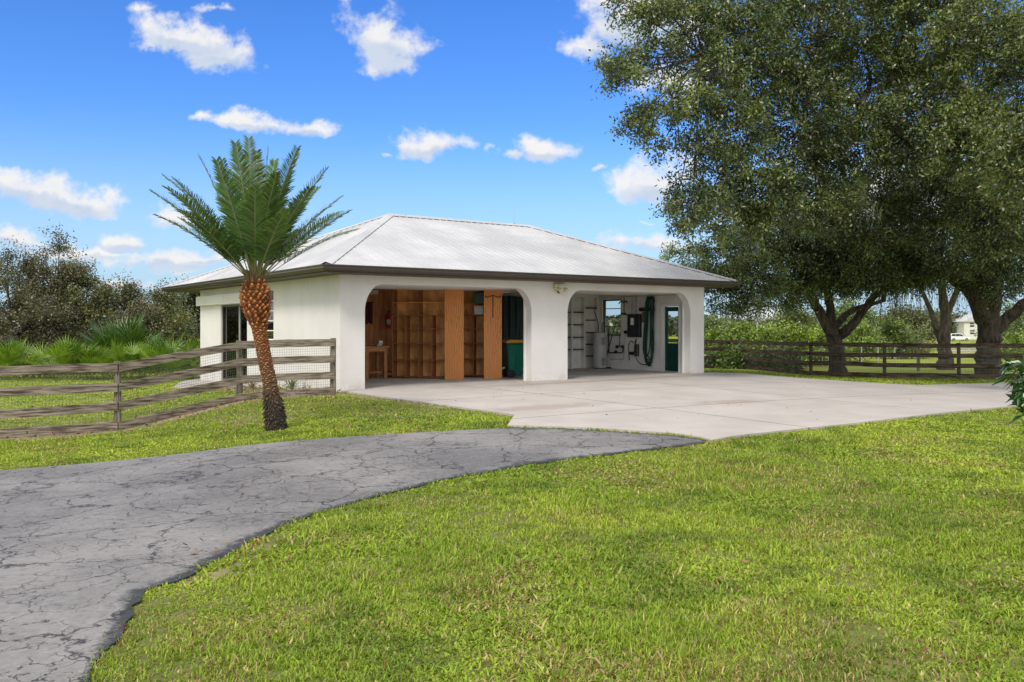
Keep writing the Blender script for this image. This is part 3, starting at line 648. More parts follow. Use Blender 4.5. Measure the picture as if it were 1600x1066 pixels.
# jamb strips, stored overhead doors and their tracks
for (a0, a1) in ((.62, 5.45), (6.67, 11.46)):
    for x0 in (a1 - .04, a0 - .06): b = BM(); box(b, x0, x0 + .10, .262, .31, 0, 2.45); obj('door_jamb', b, M_trim, GAR)
    b = BM()
    for k in range(4): box(b, a0 + .02, a1 - .02, .45 + k * .58, .45 + k * .58 + .57, 2.475, 2.52, bev=.006)
    od = obj('overhead_door', b, M_trim, GAR)
    for a in (a0 - .02, a1 - .02): b = BM(); box(b, a, a + .04, .346, 3.1, 2.43, 2.46); box(b, a, a + .04, .315, .345, 0, 2.46); obj('track', b, M_galv, od)
    b = BM(); tube(b, [(a0, .36, 2.56), (a1, .36, 2.56)], .018, 8); obj('spring_shaft', b, M_dark, od)
# roof
EA0, EA1, EB0, EB1 = -.62, 12.83, -.62, 13.88; ZE, ZR = 2.845, 4.76; LR, RR, RD = EA0 + 4.18, EA0 + 9.27, EB0 + 5.2
c0, c1, c2, c3 = Vector((EA0, EB0, ZE)), Vector((EA1, EB0, ZE)), Vector((EA1, EB1, ZE)), Vector((EA0, EB1, ZE)); rl, rr = Vector((LR, RD, ZR)), Vector((RR, RD, ZR))
def roof_panel(poly, e0, e1):
    """one slope: a thin sheet with trapezoid ribs running up the slope, clipped to the slope's outline"""
    bm = BM(); E = (e1 - e0).normalized(); n = (poly[1] - poly[0]).cross(poly[2] - poly[0]).normalized()
    if n.z < 0: n = -n
    U = n.cross(E); U = U if U.z > 0 else -U
    L2 = [((p - e0).dot(E), (p - e0).dot(U)) for p in poly]
    lo, hi = min(p[0] for p in L2), max(p[0] for p in L2)
    def span(s):
        vs = []
        for (s0, t0), (s1, t1) in zip(L2, L2[1:] + L2[:1]):
            if (s0 - s) * (s1 - s) < 0: vs.append(t0 + (t1 - t0) * (s - s0) / (s1 - s0))
        return (min(vs), max(vs)) if len(vs) >= 2 else None
    top = [bm.verts.new(p + n * .002) for p in poly]; bot = [bm.verts.new(p - n * .03) for p in poly]
    bm.faces.new(top); bm.faces.new(bot[::-1])
    for i in range(len(poly)): bm.faces.new((top[i], bot[i], bot[(i + 1) % len(poly)], top[(i + 1) % len(poly)]))
    s = lo + .12
    while s < hi:
        sp = span(s)
        if sp and sp[1] - sp[0] > .1:
            t0, t1 = sp[0] - .035, sp[1] - .02; pr = [(-.024, .003), (-.012, .015), (.012, .015), (.024, .003)]
            A = [bm.verts.new(e0 + E * (s + d) + U * t0 + n * h) for d, h in pr]; B = [bm.verts.new(e0 + E * (s + d) + U * t1 + n * h) for d, h in pr]
            for k in range(3): bm.faces.new((A[k], A[k + 1], B[k + 1], B[k]))
            bm.faces.new(A); bm.faces.new(B[::-1])
        s += .2286
    return bm
for poly, e0, e1 in (([c0, c1, rr, rl], c0, c1), ([c3, c0, rl], c3, c0), ([c1, c2, rr], c1, c2), ([c2, c3, rl, rr], c2, c3)):
    obj('roof_panel', roof_panel(poly, e0, e1), M_roof, GAR)
def cap(p, q, nl, nr, w=.15):
    """folded ridge or hip cap: two flat wings"""
    bm = BM(); d = (q - p).normalized()
    A = []
    for e in (p, q):
        up = Vector((0, 0, .034)); A.append([e + nl * w + Vector((0, 0, .03)), e + up * 1.5, e + nr * w + Vector((0, 0, .03))])
    for k in range(2):
        for dz in (0, -.004): bm.faces.new([bm.verts.new(v + Vector((0, 0, dz))) for v in (A[0][k], A[0][k + 1], A[1][k + 1], A[1][k])])
    for e in (0, 2):
        bm.faces.new([bm.verts.new(v) for v in (A[0][e], A[1][e], A[1][e] - Vector((0, 0, .010)), A[0][e] - Vector((0, 0, .010)))])
    return bm
def wing(p, q, inside_pt):        # unit vector in the slope's plane, perpendicular to the edge, toward inside_pt
    d = (q - p).normalized(); v = inside_pt - p; v = v - d * v.dot(d); return v.normalized()
cf, cl_, cr, cb = (c0 + c1) / 2, (c0 + c3) / 2, (c1 + c2) / 2, (c2 + c3) / 2
for p, q, s1, s2 in ((rl, rr, cf, cb), (c0, rl, cl_, cf), (c3, rl, cl_, cb), (c1, rr, cf, cr), (c2, rr, cr, cb)):
    w1, w2 = wing(p, q, s1), wing(p, q, s2)
    obj('ridge_cap', cap(p, q, w1, w2), M_roof, GAR)
    for wv_ in (w1, w2):
        b = BM(); d = (q - p); L = d.length; d.normalized()
        k = .1
        while k < L - .1:
            a = p + d.normalized() * k; e = p + d.normalized() * min(k + .19, L - .05)
            o1 = wv_ * .13; b.faces.new([b.verts.new(v) for v in (a + o1 + Vector((0, 0, .003)), e + o1 + Vector((0, 0, .003)), e + o1 + Vector((0, 0, .031)), a + o1 + Vector((0, 0, .031)))]); k += .2286
        obj('closure_strip', b, M_black, GAR)
# gutter and soffit all round
def loop_strip(prof, m, nm):
    """profile of (outward, z) swept round the eaves"""
    bm = BM(); rings = []
    for (sx, sy, X0, Y0) in ((-1, -1, EA0, EB0), (1, -1, EA1, EB0), (1, 1, EA1, EB1), (-1, 1, EA0, EB1)):
        rings.append([bm.verts.new((X0 + sx * o_, Y0 + sy * o_, z)) for o_, z in prof])
    for i in range(4):
        a, b = rings[i], rings[(i + 1) % 4]
        for k in range(len(prof)): bm.faces.new((a[k], a[(k + 1) % len(prof)], b[(k + 1) % len(prof)], b[k]))
    return obj(nm, bm, m, GAR)
loop_strip([(-.03, 2.70), (.055, 2.70), (.075, 2.735), (.085, 2.76), (.085, 2.79), (.11, 2.815), (.11, 2.835), (.095, 2.838), (.09, 2.80), (-.03, 2.78)], M_gut, 'gutter')
bm = BM(); 
for (x0, x1, y0, y1) in ((EA0 + .03, EA1 - .03, EB0 + .03, -.003), (EA0 + .03, -.003, -.002, EB1 - .03), (12.063, EA1 - .03, -.002, EB1 - .03), (-.002, 12.062, 11.605, EB1 - .03)): box(bm, x0, x1, y0, y1, 2.665, 2.70)
obj('soffit', bm, M_soff, GAR)
for a in (RR - 4.55, RR - .55):
    b = BM(); tube(b, [(a, RD, ZR + .03), (a, RD, ZR + .48)], [.007, .005], 6); tube(b, [(a, RD, ZR + .02), (a, RD, ZR + .07)], .03, 8)
    obj('lightning_rod', b, M_galv, GAR)
# floodlight on the middle pier
FL = thing('floodlight', 'cream twin-head security floodlight high on the pier between the bays', 'floodlight', GM @ Vector((6.25, 0, 2.50)), GA)
b = BM(); box(b, -.07, .07, -.09, -.002, -.06, .12, bev=.012); obj('housing', b, M_cream, FL)
for s, nm in ((-.03, 0), (.17, 1)):
    b = BM(); tube(b, [(s, -.09, .0), (s + .02, -.15, -.03)], .015, 8); tube(b, [(s + .01, -.14, -.02), (s + .05, -.24, -.07)], [.05, .07], 12); obj('lamp_head', b, M_cream, FL)
b = BM(); tube(b, [(.05, -.05, -.06), (.07, -.07, -.14)], [.03, .022], 10); obj('motion_sensor', b, M_dark, FL)
b = BM(); box(b, .05, .30, -.16, -.01, .085, .10); obj('visor', b, M_cream, FL)

# ------------------------------------------------------------------ things in the left bay
def gpt(px, py):                      # floor point (z = 0) seen at a pixel
    Y = CAMZ * F / (py - HY); return Vector(((px - CX) / F * Y, Y, 0))
def cubby(p0, p1, cols, label, seed, depth=.36, rows=(0.03, .50, .96, 1.38, 1.76), tops=(1.76, 2.14, 2.53), tdiv=2):
    d = p1 - p0; L = d.length; ang = math.atan2(d.y, d.x)
    t = thing('cubby_shelf', label, 'shelf unit', p0, ang, 'plywood cubby shelves in the left bay')
    th = .018; b = BM(); box(b, 0, L, depth, depth + .01, 0, tops[-1]); obj('back_panel', b, M_cub, t)
    for k in range(cols + 1):
        x = (L - th) * k / cols; full = k in (0, cols) or (k % tdiv == 0)
        b = BM(); box(b, x, x + th, 0, depth - .002, 0, tops[-1] if full else rows[-1]); obj('divider', b, M_cub_shade, t)
    for z in rows: b = BM(); box(b, th, L - th, .012, depth - .004, z, z + .018); obj('shelf', b, M_cub_shade, t)
    for z in tops[1:]: b = BM(); box(b, th, L - th, .02, depth - .004, z - .018, z); obj('shelf', b, M_cub, t)
    return t
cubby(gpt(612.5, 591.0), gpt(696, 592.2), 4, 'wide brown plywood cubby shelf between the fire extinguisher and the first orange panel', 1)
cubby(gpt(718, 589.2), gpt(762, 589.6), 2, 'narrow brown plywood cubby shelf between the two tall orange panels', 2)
def panel(pxa, pxb, py, label):
    p0, p1 = gpt(pxa, py), gpt(pxb, py); t = thing('plywood_panel', label, 'panel', p0, math.atan2(p1.y - p0.y, p1.x - p0.x), 'orange plywood panels standing in the left bay')
    L = (p1 - p0).length; b = BM(); box(b, 0, L, 0, .03, 0.0, 2.53, bev=.003); obj('board', b, M_orange, t); b = BM(); box(b, .02, .06, .031, .36, 0, 2.52); box(b, L - .06, L - .02, .031, .36, 0, 2.52); obj('frame', b, M_cub, t); return t, L
panel(694.6, 724.6, 592.8, 'tall clean orange plywood panel left of the panel with the black iron hook')
P2, L2_ = panel(756, 784.2, 592.0, 'tall orange plywood panel with black iron hook next to green bin')
b = BM(); hz = 2.28
tube(b, catmull([(.05, -.03, hz + .03), (.10, -.035, hz - .01), (L2_ / 2, -.03, hz + .04), (L2_ - .10, -.035, hz - .01), (L2_ - .05, -.03, hz + .03)], 5), .010, 6)
tube(b, [(.05, -.03, hz + .03), (.03, -.02, hz)], .01, 6); tube(b, [(L2_ - .05, -.03, hz + .03), (L2_ - .03, -.02, hz)], .01, 6)
for k in range(13):
    z = hz + .02 - k * .048; bmesh.ops.create_uvsphere(b, u_segments=8, v_segments=5, radius=.014, matrix=Matrix.Translation((L2_ / 2 + (.006 if k % 2 else -.006), -.025, z)) @ Matrix.Diagonal((1, .6, 1.6, 1)))
ho = obj('iron_hook', b, M_black); ho.matrix_world = Matrix.Translation(P2.location) @ Matrix.Rotation(P2.rotation_euler.z, 4, 'Z'); props(ho, 'black iron crossbar hook with a hanging chain on the right orange panel', 'hook')
# workbench
wb0 = GM @ Vector((1.15, 3.35, 0)); q0 = gpt(603, 591.5)
WB = thing('workbench', 'brown wooden workbench with legs and lower shelf near left pier', 'workbench', q0, GA)
b = BM(); box(b, -2.0, .1, -.02, .6, .86, .91, bev=.005); obj('bench_top', b, M_bench, WB)
for x in (-.05, -.62, -1.6):
    for y in (0, .48): b = BM(); box(b, x, x + .09, y, y + .09, 0, .859); obj('leg', b, M_bench, WB)
b = BM(); box(b, -2.0, -.06, .1, .47, .16, .2); obj('lower_shelf', b, M_bench, WB)
b = BM(); box(b, -2.0, .04, -.012, -.002, .76, .858); obj('apron_board', b, M_bench, WB)
VI = thing('bench_vise', 'small grey steel vise on the wooden workbench top', 'vise', q0 + Vector((-.22, .12, .912)), GA)
b = BM(); box(b, -.08, .08, -.05, .06, 0, .05, bev=.008); box(b, -.05, .05, -.03, .05, .05, .14, bev=.008); obj('vise_body', b, M_steel, VI)
b = BM(); box(b, -.06, .06, -.13, -.06, .04, .15, bev=.008); obj('jaw', b, M_steel, VI); b = BM(); tube(b, [(0, -.06, .08), (0, -.2, .08)], .012, 8); tube(b, [(-.06, -.2, .08), (.06, -.2, .08)], .006, 6); obj('handle', b, M_steel, VI)
# fire extinguisher on the wood wall
def onback(px, py):       # point on the back wall of the bays
    k = (px - CX) / F; a = (k * (GO.y + BK * ux) - GO.x + BK * uy) / (ux - k * uy); Y = GO.y + a * uy + BK * ux; return Vector((a, BK, CAMZ + (HY - py) / F * Y))
def onright(px, py, A=11.83):
    k = (px - CX) / F; X0, Y0 = GO.x + A * ux, GO.y + A * uy; b_ = (X0 - k * Y0) / (uy + k * ux); return Vector((A, b_, CAMZ + (HY - py) / F * (Y0 + b_ * ux)))
fe = onback(604.5, 500); FX = thing('fire_extinguisher', 'red fire extinguisher hung on the brown plywood wall', 'extinguisher', GM @ (fe + Vector((0, -.09, -.25))), GA)
b = BM(); lathe(b, [(.055, -.0), (.068, .015), (.068, .36), (.05, .41), (.022, .44), (.022, .47)], 20); obj('cylinder', b, M_red, FX, True)
b = BM(); lathe(b, [(.0695, .12), (.0695, .26)], 20); obj('label_band', b, M_label, FX, True)
b = BM(); box(b, -.02, .02, -.08, .03, .47, .50, bev=.004); box(b, -.018, .018, -.11, .02, .515, .53, bev=.003); obj('handle', b, M_dark, FX)
b = BM(); tube(b, catmull([(0, -.03, .48), (-.07, -.05, .44), (-.085, -.03, .25), (-.075, -.02, .12)], 5), .01, 6); obj('hose', b, M_dark, FX)
b = BM(); box(b, -.05, .05, .055, .09, .1, .4); obj('bracket', b, M_black, FX)
bt = gpt(609.8, 590.0); BT = thing('paint_tin', 'small dark tin with pale label on floor right of the workbench', 'tin', bt, 0)
b = BM(); lathe(b, [(.085, 0), (.085, .2)], 18); obj('tin_body', b, M_gut, BT, True); b = BM(); lathe(b, [(.088, .2), (.088, .212), (.07, .214)], 18); obj('lid', b, M_steel, BT); b = BM(); lathe(b, [(.0865, .07), (.0865, .15)], 18); obj('label_band', b, M_yel, BT)
# fluorescent light / small white box on left wall
v = onback(578, 454); T_ = thing('wall_lamp', 'small white lamp box high in the left corner of the left bay', 'lamp', GM @ Vector((v.x - .3, BK - .12, v.z - .05)), GA)
b = BM(); box(b, -.5, .5, -.05, .118, -.05, .06, bev=.01); obj('lamp_housing', b, M_trim, T_); b = BM(); tube(b, [(-.45, -.06, -.055), (.45, -.06, -.055)], .015, 8); obj('lamp_tube', b, M_trim, T_)
# dark red rag/board hung at the far left of wood wall
v = onback(577, 494); T_ = thing('wall_cloth', 'dark red cloth hanging on the plywood wall above the workbench', 'cloth', GM @ Vector((v.x - .1, BK - .03, v.z + .4)), GA)
b = BM(); n = 16
for i in range(n):
    x0, x1 = -.2 + .4 * i / n, -.2 + .4 * (i + 1) / n; y0_, y1_ = .02 * math.sin(i * 1.3), .02 * math.sin((i + 1) * 1.3); b.faces.new([b.verts.new(q) for q in ((x0, y0_ - .01, -.62 - .03 * math.sin(i)), (x1, y1_ - .01, -.62 - .03 * math.sin(i + 1)), (x1, y1_ - .01, 0), (x0, y0_ - .01, 0))])
bmesh.ops.remove_doubles(b, verts=b.verts[:], dist=.0005); r_ = pm('dark_red_cloth', (.11, .025, .02), .9, .3, 6.); obj('cloth_sheet', b, r_, T_); b = BM(); tube(b, [(-.22, -.01, 0), (.22, -.01, 0)], .012, 6); obj('rail', b, M_black, T_)
# boxes on the upper cubbies
def crate(px0, px1, py0, py1, Y, m, label, nm='storage_box'):
    a, c = pw(px0, py1, Y), pw(px1, py0, Y); t = thing(nm, label, 'box', (a.x, a.y, a.z), .0)
    w_, h_ = c.x - a.x, c.z - a.z; b = BM(); box(b, 0, w_, 0, .28, 0, h_ * .8, bev=.006); obj('box_body', b, m, t); b = BM(); box(b, -.008, w_ + .008, -.01, .29, h_ * .8 + .002, h_, bev=.005); obj('lid', b, m, t)
crate(741, 755, 457.5, 474.5, 24.62, M_green, 'dark green storage box on the top shelf of the narrow cubby')
crate(741, 755, 478, 491.5, 24.66, M_grey, 'grey storage box below the dark green box in the narrow cubby')
# teal tarpaulin hung on back wall behind the bin
TL = thing('hanging_tarpaulin', 'dark teal tarpaulin hanging in folds behind the green wheeled bin', 'tarpaulin', GM @ Vector((6.5, BK - .12, 2.45)), GA)
V, Fc = [], []; nn, mm = 160, 14
for j in range(mm):
    for i in range(nn):
        x = 2.9 * i / (nn - 1); z = -2.3 * j / (mm - 1); V.append((x, -.035 * math.sin(x * 21 + .6 * math.sin(j * .5)) - .02 * math.sin(x * 47), z + .01 * math.sin(x * 9)))
for j in range(mm - 1):
    for i in range(nn - 1): k = j * nn + i; Fc.append((k, k + 1, k + nn + 1, k + nn))
link('sheet', npmesh('sheet', np.array(V), np.array(Fc), smooth=True), M_teal, TL); b = BM(); tube(b, [(-.1, 0, .02), (3.0, 0, .02)], .015, 8); obj('rail', b, M_steel, TL)
# wheeled bin
bp = gpt(803, 589.6)
BN = thing('wheeled_bin', 'green wheeled rubbish bin with a yellow lid beside right orange panel', 'bin', bp, R(14))
b = BM(); 
def frust(bm, b0, b1, z0, z1):
    A = [bm.verts.new((x, y, z0)) for x, y in ((-b0[0], -b0[1]), (b0[0], -b0[1]), (b0[0], b0[1]), (-b0[0], b0[1]))]; B = [bm.verts.new((x, y, z1)) for x, y in ((-b1[0], -b1[1]), (b1[0], -b1[1]), (b1[0], b1[1]), (-b1[0], b1[1]))]
    bm.faces.new(A[::-1]); bm.faces.new(B)
    for k in range(4): bm.faces.new((A[k], A[(k + 1) % 4], B[(k + 1) % 4], B[k]))
frust(b, (.20, .24), (.27, .33), .05, .98)
bmesh.ops.bevel(b, geom=b.edges[:], offset=.04, segments=3, affect='EDGES'); obj('bin_body', b, M_bin, BN, True)
b = BM(); box(b, -.305, .305, -.365, .365, .95, 1.0, bev=.012); obj('rim', b, M_bin, BN)
b = BM(); prism(b, [(-.31, 1.002), (.31, 1.002), (.305, 1.03), (.2, 1.075), (-.2, 1.075), (-.305, 1.03)], -.37, .37); obj('lid', b, M_yel, BN)
b = BM(); prism(b, [(-.19, .1), (-.05, .1), (-.05, .55), (.0, .68), (.0, .8), (-.235, .8), (-.225, .5)], -.325, -.30); obj('wheel_recess', b, M_bin, BN)
for s in (-.31, .31): b = BM(); tube(b, [(-.17, s - .03, .12), (-.17, s + .03, .12)], .12, 20); wh = obj('wheel', b, M_dark, BN); b = BM(); tube(b, [(-.17, s - .035, .12), (-.17, s + .035, .12)], .055, 12); obj('hub', b, M_panel, wh)
b = BM(); tube(b, [(-.33, -.2, 1.0), (-.36, -.18, 1.0), (-.36, .18, 1.0), (-.33, .2, 1.0)], .015, 8); obj('handle', b, M_bin, BN)
# white plug socket dots etc. on jamb: small lamp
v = GM @ Vector((5.62, .9, 2.15))

# ------------------------------------------------------------------ things in the right bay
SH = thing('wall_shelving', 'white two-bay wall shelving with dark brown shelves behind the water heater', 'shelving', GM @ Vector((10.45, BK - .22, 0)), GA)
b = BM(); box(b, -.7, 1.24, .20, .215, 0, 2.45); obj('back_panel', b, M_inner, SH)
for x in (-.7, .06, .62, 1.22): b = BM(); box(b, x, x + .05, 0, .198, 0, 2.45); obj('upright', b, M_inner, SH)
b = BM(); box(b, -.7, 1.27, -.01, .2, 2.452, 2.60); obj('top_board', b, M_inner, SH)
M_br = pm('dark_brown_wood', (.055, .03, .02), .7, .2, 5.)
for z in (1.92, 1.49, 1.06, .64): b = BM(); box(b, .112, .618, .03, .197, z, z + .035); obj('shelf', b, M_br, SH)
for z in (2.07, 1.65, 1.22, .81, .40): b = BM(); box(b, .672, 1.218, .03, .197, z, z + .035); obj('shelf', b, M_br, SH)
for z in (1.92, 1.49, 1.06, .64): b = BM(); box(b, -.648, .058, .03, .197, z, z + .035); obj('shelf', b, M_br, SH)
WH = thing('water_heater', 'pale grey cylindrical water heater standing under the rear window', 'water heater', GM @ Vector((11.38, 4.12, 0)), GA)
b = BM(); lathe(b, [(.22, .03), (.238, .05), (.238, 1.2), (.22, 1.235), (.05, 1.25)], 32); obj('tank', b, M_grey, WH, True)
b = BM()
for z in (.95, .25): box(b, -.12, .02, -.262, -.225, z - .13, z + .13, bev=.01)
obj('access_panel', b, pm('heater_panel_grey', (.27, .27, .26), .5), WH)
b = BM(); tube(b, catmull([(-.08, 0, 1.24), (-.08, 0, 1.5), (-.02, .12, 1.7), (-.02, .3, 2.0)], 5), .014, 8); tube(b, catmull([(.1, 0, 1.24), (.1, 0, 1.45), (.2, .1, 1.55), (.35, .2, 1.6)], 5), .014, 8); obj('pipe', b, M_dark, WH)
b = BM(); lathe(b, [(.20, 0), (.20, .03)], 20); obj('base', b, M_dark, WH)
def rw(px, py, d=0.0): v = onright(px, py); return Vector((v.x - d, v.y, v.z))
# electric panel
EP = thing('electric_panel', 'charcoal electric panel box on white wall between window and hose', 'electric panel', GO, GA)
b = BM(); p, q = rw(1003, 527), rw(984, 491); box(b, p.x - .12, p.x - .002, p.y, q.y, p.z, q.z, bev=.012); obj('cabinet', b, M_panel, EP)
b = BM(); p, q = rw(994.5, 508), rw(989.5, 497); box(b, p.x - .128, p.x - .121, p.y, q.y, p.z, q.z); obj('paper_label', b, M_label, EP)
for px in (989.5, 995.5): b = BM(); tube(b, [rw(px, 491, .05), rw(px, 456, .05)], .03 if px > 990 else .022, 10); obj('conduit', b, M_galv, EP)
b = BM(); tube(b, catmull([rw(986, 524, .05), rw(979, 524.5, .04), rw(977, 530, .03), rw(976, 556, .03), rw(974, 561, .03), rw(955, 561, .03)], 5), .014, 8); obj('conduit', b, M_galv, EP)
# cable reel/cord hanging below panel
PB = thing('power_cable', 'black power cable with dangling plug box below the electric panel', 'cable', GO, GA)
b = BM(); tube(b, catmull([rw(996, 530, .05), rw(994, 538, .05), rw(993, 552, .05)], 5), .022, 8); tube(b, catmull([rw(992, 536, .05), rw(988, 533, .06), rw(984, 540, .05), rw(984, 555, .04), rw(985, 563, .04)], 5), .013, 8)
tube(b, catmull([rw(995, 556, .05), rw(998, 564, .05), rw(1004, 569, .05), rw(1012, 570, .05), rw(1020, 572, .05)], 5), .013, 8); obj('cord', b, M_dark, PB)
b = BM(); p, q = rw(999.5, 557), rw(994, 538); box(b, p.x - .10, p.x - .01, p.y, q.y, p.z, q.z, bev=.015); obj('plug_box', b, M_gut, PB)
for k, (px, py) in enumerate(((979.5, 519), (988, 552))):
    p, q = rw(px + 3, py + 2.4), rw(px - 3, py - 2.4); b = BM(); box(b, p.x - .06, p.x - .002, p.y, q.y, p.z, q.z, bev=.006); so_ = obj('switch_box', b, M_dark); so_.matrix_world = GM
    props(so_, ('small dark switch box on the white wall left of the electric panel', 'small dark outlet box low on white wall beneath the electric panel')[k], 'switch')
# green hose
HS = thing('garden_hose', 'long dark green hose coiled in tall loops on the wall hook', 'hose', GO, GA)
r = random.Random(3)
b = BM()
for k in range(7):
    xl = 1010 + r.uniform(0, 5); xr = 1026.5 - r.uniform(0, 5); yt = 459 + r.uniform(0, 6); yb = 573 - r.uniform(0, 22); xm = 1018 + r.uniform(-2, 2); dd = .05 + k * .022
    pts = [rw(xm, yt, dd), rw(xl + 2.5, yt + 8, dd), rw(xl + 1, 500, dd), rw(xl - 1.5, yb - 16, dd), rw(xm - 1, yb, dd), rw(xr - 1, yb - 14, dd), rw(xr + r.uniform(-5, 0), 505, dd), rw(xr, yt + 9, dd), rw(xm + 1, yt, dd)]
    tube(b, catmull(pts, 7), .020, 8)
obj('hose_loops', b, M_hose, HS, True)
b = BM(); p, q = rw(1024, 486), rw(1001, 481); box(b, p.x - .09, p.x - .002, p.y, q.y, p.z, q.z, bev=.01); obj('hanger', b, M_black, HS)
b = BM(); p, q = rw(1008.5, 504), rw(1004.5, 488); box(b, p.x - .05, p.x - .002, p.y, q.y, p.z, q.z); br_ = obj('dust_brush', b, M_curt); br_.matrix_world = GM; props(br_, 'tan bristle brush hanging beside the green hose', 'brush')
# tools hanging beside the window
TH = thing('tool_rack', 'black hanging tool rack with hooks right of the rear window', 'tool rack', GO, GA)
b = BM(); tube(b, [rw(976.5, 456, .04), rw(976.5, 492, .04)], .012, 6)
for py, s in ((472, 8), (491, 6)):
    tube(b, catmull([rw(976.5 - s, py + 3, .05), rw(976.5 - s * .5, py - 1.5, .05), rw(976.5, py + 1, .05), rw(976.5 + s * .4, py - 1.5, .05), rw(976.5 + s * .7, py + 2, .05)], 5), .018, 6)
obj('hook_bar', b, M_black, TH)
SW = thing('pump_pipework', 'black pump pipes and valves on the wall below the rear window', 'pipes', GO, GA)
b = BM(); tube(b, catmull([rw(953, 512, .05), rw(953, 548, .05), rw(955, 551, .05), rw(973, 551, .05), rw(975, 548, .05), rw(975, 543, .05), rw(972, 541, .05), rw(966, 541, .05)], 4), .02, 8)
tube(b, [rw(970, 525, .05), rw(970, 541, .05)], .014, 6); obj('pipe', b, M_black, SW)
for px, py in ((966, 542), (975, 542), (964, 550)): b = BM(); bmesh.ops.create_uvsphere(b, u_segments=10, v_segments=7, radius=.06, matrix=Matrix.Translation(rw(px, py, .06))); obj('valve', b, M_black, SW)
RK = thing('garden_rake', 'dark long-handled tool leaning on the wall under the rear window', 'tool', GO, GA)
b = BM(); tube(b, [rw(964, 505, .05), rw(955, 571, .35)], .014, 8); obj('handle', b, M_br, RK)
b = BM(); v = rw(956, 570, .35); box(b, v.x - .3, v.x + .3, v.y - .03, v.y + .03, 0.004, .05, bev=.006); obj('tool_head', b, M_black, RK)

# ------------------------------------------------------------------ fences
def fence(posts, label, m_r, m_p, side, wire=True, ph=1.24, group=None, step=.355, bw=.155, mesh_wire=.052, seed=0, wire_th=.0022):
    """four-board fence: each post and board is a part, wire mesh behind the boards"""
    r = random.Random(seed); base = posts[0]; z_ = [gh(*p) for p in posts]
    t = thing('board_fence', label, 'fence', (posts[0][0], posts[0][1], z_[0]), 0); O = Vector(t.location)
    for (x, y), z in zip(posts, z_):
        b = BM(); s = .058; ang = math.atan2(posts[1][1] - posts[0][1], posts[1][0] - posts[0][0]) + r.uniform(-.08, .08)
        tube(b, [(x - O.x + r.uniform(-.004, .004), y - O.y, z - .3 - O.z), (x - O.x, y - O.y, z + ph * .5 - O.z), (x - O.x + r.uniform(-.01, .01), y - O.y, z + ph - O.z)], [s * 1.15, s * 1.12, s * 1.1], 10); obj('post', b, m_p, t)
    for i in range(len(posts) - 1):
        p, q = Vector((*posts[i], z_[i])), Vector((*posts[i + 1], z_[i + 1])); d = q - p; h = Vector((d.x, d.y, 0)).normalized(); n = Vector((h.y, -h.x, 0)) * side; L = math.hypot(d.x, d.y)
        for k in range(4):
            b = BM(); N = 10; th = .022; sag = r.uniform(-.02, .02); j0, j1 = r.uniform(-.012, .012), r.uniform(-.012, .012); rings = []
            for s in range(N + 1):
                f = s / N; c = p + d * f + n * (.074 + r.uniform(-.002, .002)); c -= h * 0
                if s == 0: c = c - h * .012
                if s == N: c = c - h * .004
                gg = gh(c.x, c.y)
                zt = (p.z + d.z * f) + ph - .02 - k * step + j0 * (1 - f) + j1 * f + sag * math.sin(math.pi * f)
                if k == 3: zt = max(zt, gg + .12)
                e = r.uniform(-.003, .003)
                rings.append([b.verts.new(v - O) for v in (Vector((c.x, c.y, zt + e)), Vector((c.x, c.y, zt - bw + e)), Vector((c.x, c.y, zt - bw + e)) + n * th, Vector((c.x, c.y, zt + e)) + n * th)])
            for a_r, b_r in zip(rings, rings[1:]):
                for w_ in range(4): b.faces.new((a_r[w_], a_r[(w_ + 1) % 4], b_r[(w_ + 1) % 4], b_r[w_]))
            b.faces.new(rings[0]); b.faces.new(rings[-1][::-1]); obj('rail', b, m_r, t)
    if wire:
        V, Fc = [], []
        def strip(p, q, wn):
            k = len(V); V.extend([p - wn, p + wn, q + wn, q - wn]); Fc.append((k, k + 1, k + 2, k + 3))
        for i in range(len(posts) - 1):
            p, q = Vector((*posts[i], z_[i])), Vector((*posts[i + 1], z_[i + 1])); d = q - p; h = Vector((d.x, d.y, 0)).normalized(); n = Vector((h.y, -h.x, 0)) * side; L = math.hypot(d.x, d.y)
            for k in range(int(L / mesh_wire)):
                c = p + d * (k * mesh_wire / L) + n * .068; strip(c - O + Vector((0, 0, .02)), c - O + Vector((0, 0, ph - .08)), h * wire_th)
            for k in range(int((ph - .08) / mesh_wire)):
                zz_ = Vector((0, 0, .03 + k * mesh_wire)); strip(p + n * .067 - O + zz_, q + n * .067 - O + zz_, Vector((0, 0, wire_th)))
        link('wire_mesh', npmesh('wire_mesh', np.array([tuple(v) for v in V]), np.array(Fc)), M_wire, t)
    return t
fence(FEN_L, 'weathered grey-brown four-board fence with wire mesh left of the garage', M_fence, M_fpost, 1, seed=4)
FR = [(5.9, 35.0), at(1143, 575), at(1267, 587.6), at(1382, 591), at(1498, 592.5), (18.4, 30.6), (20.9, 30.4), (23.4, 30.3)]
fence(FR, 'dark brown four-board fence with wire mesh right of the garage', M_dfence, M_dfence, 1, seed=8, wire_th=.003, ph=1.28)

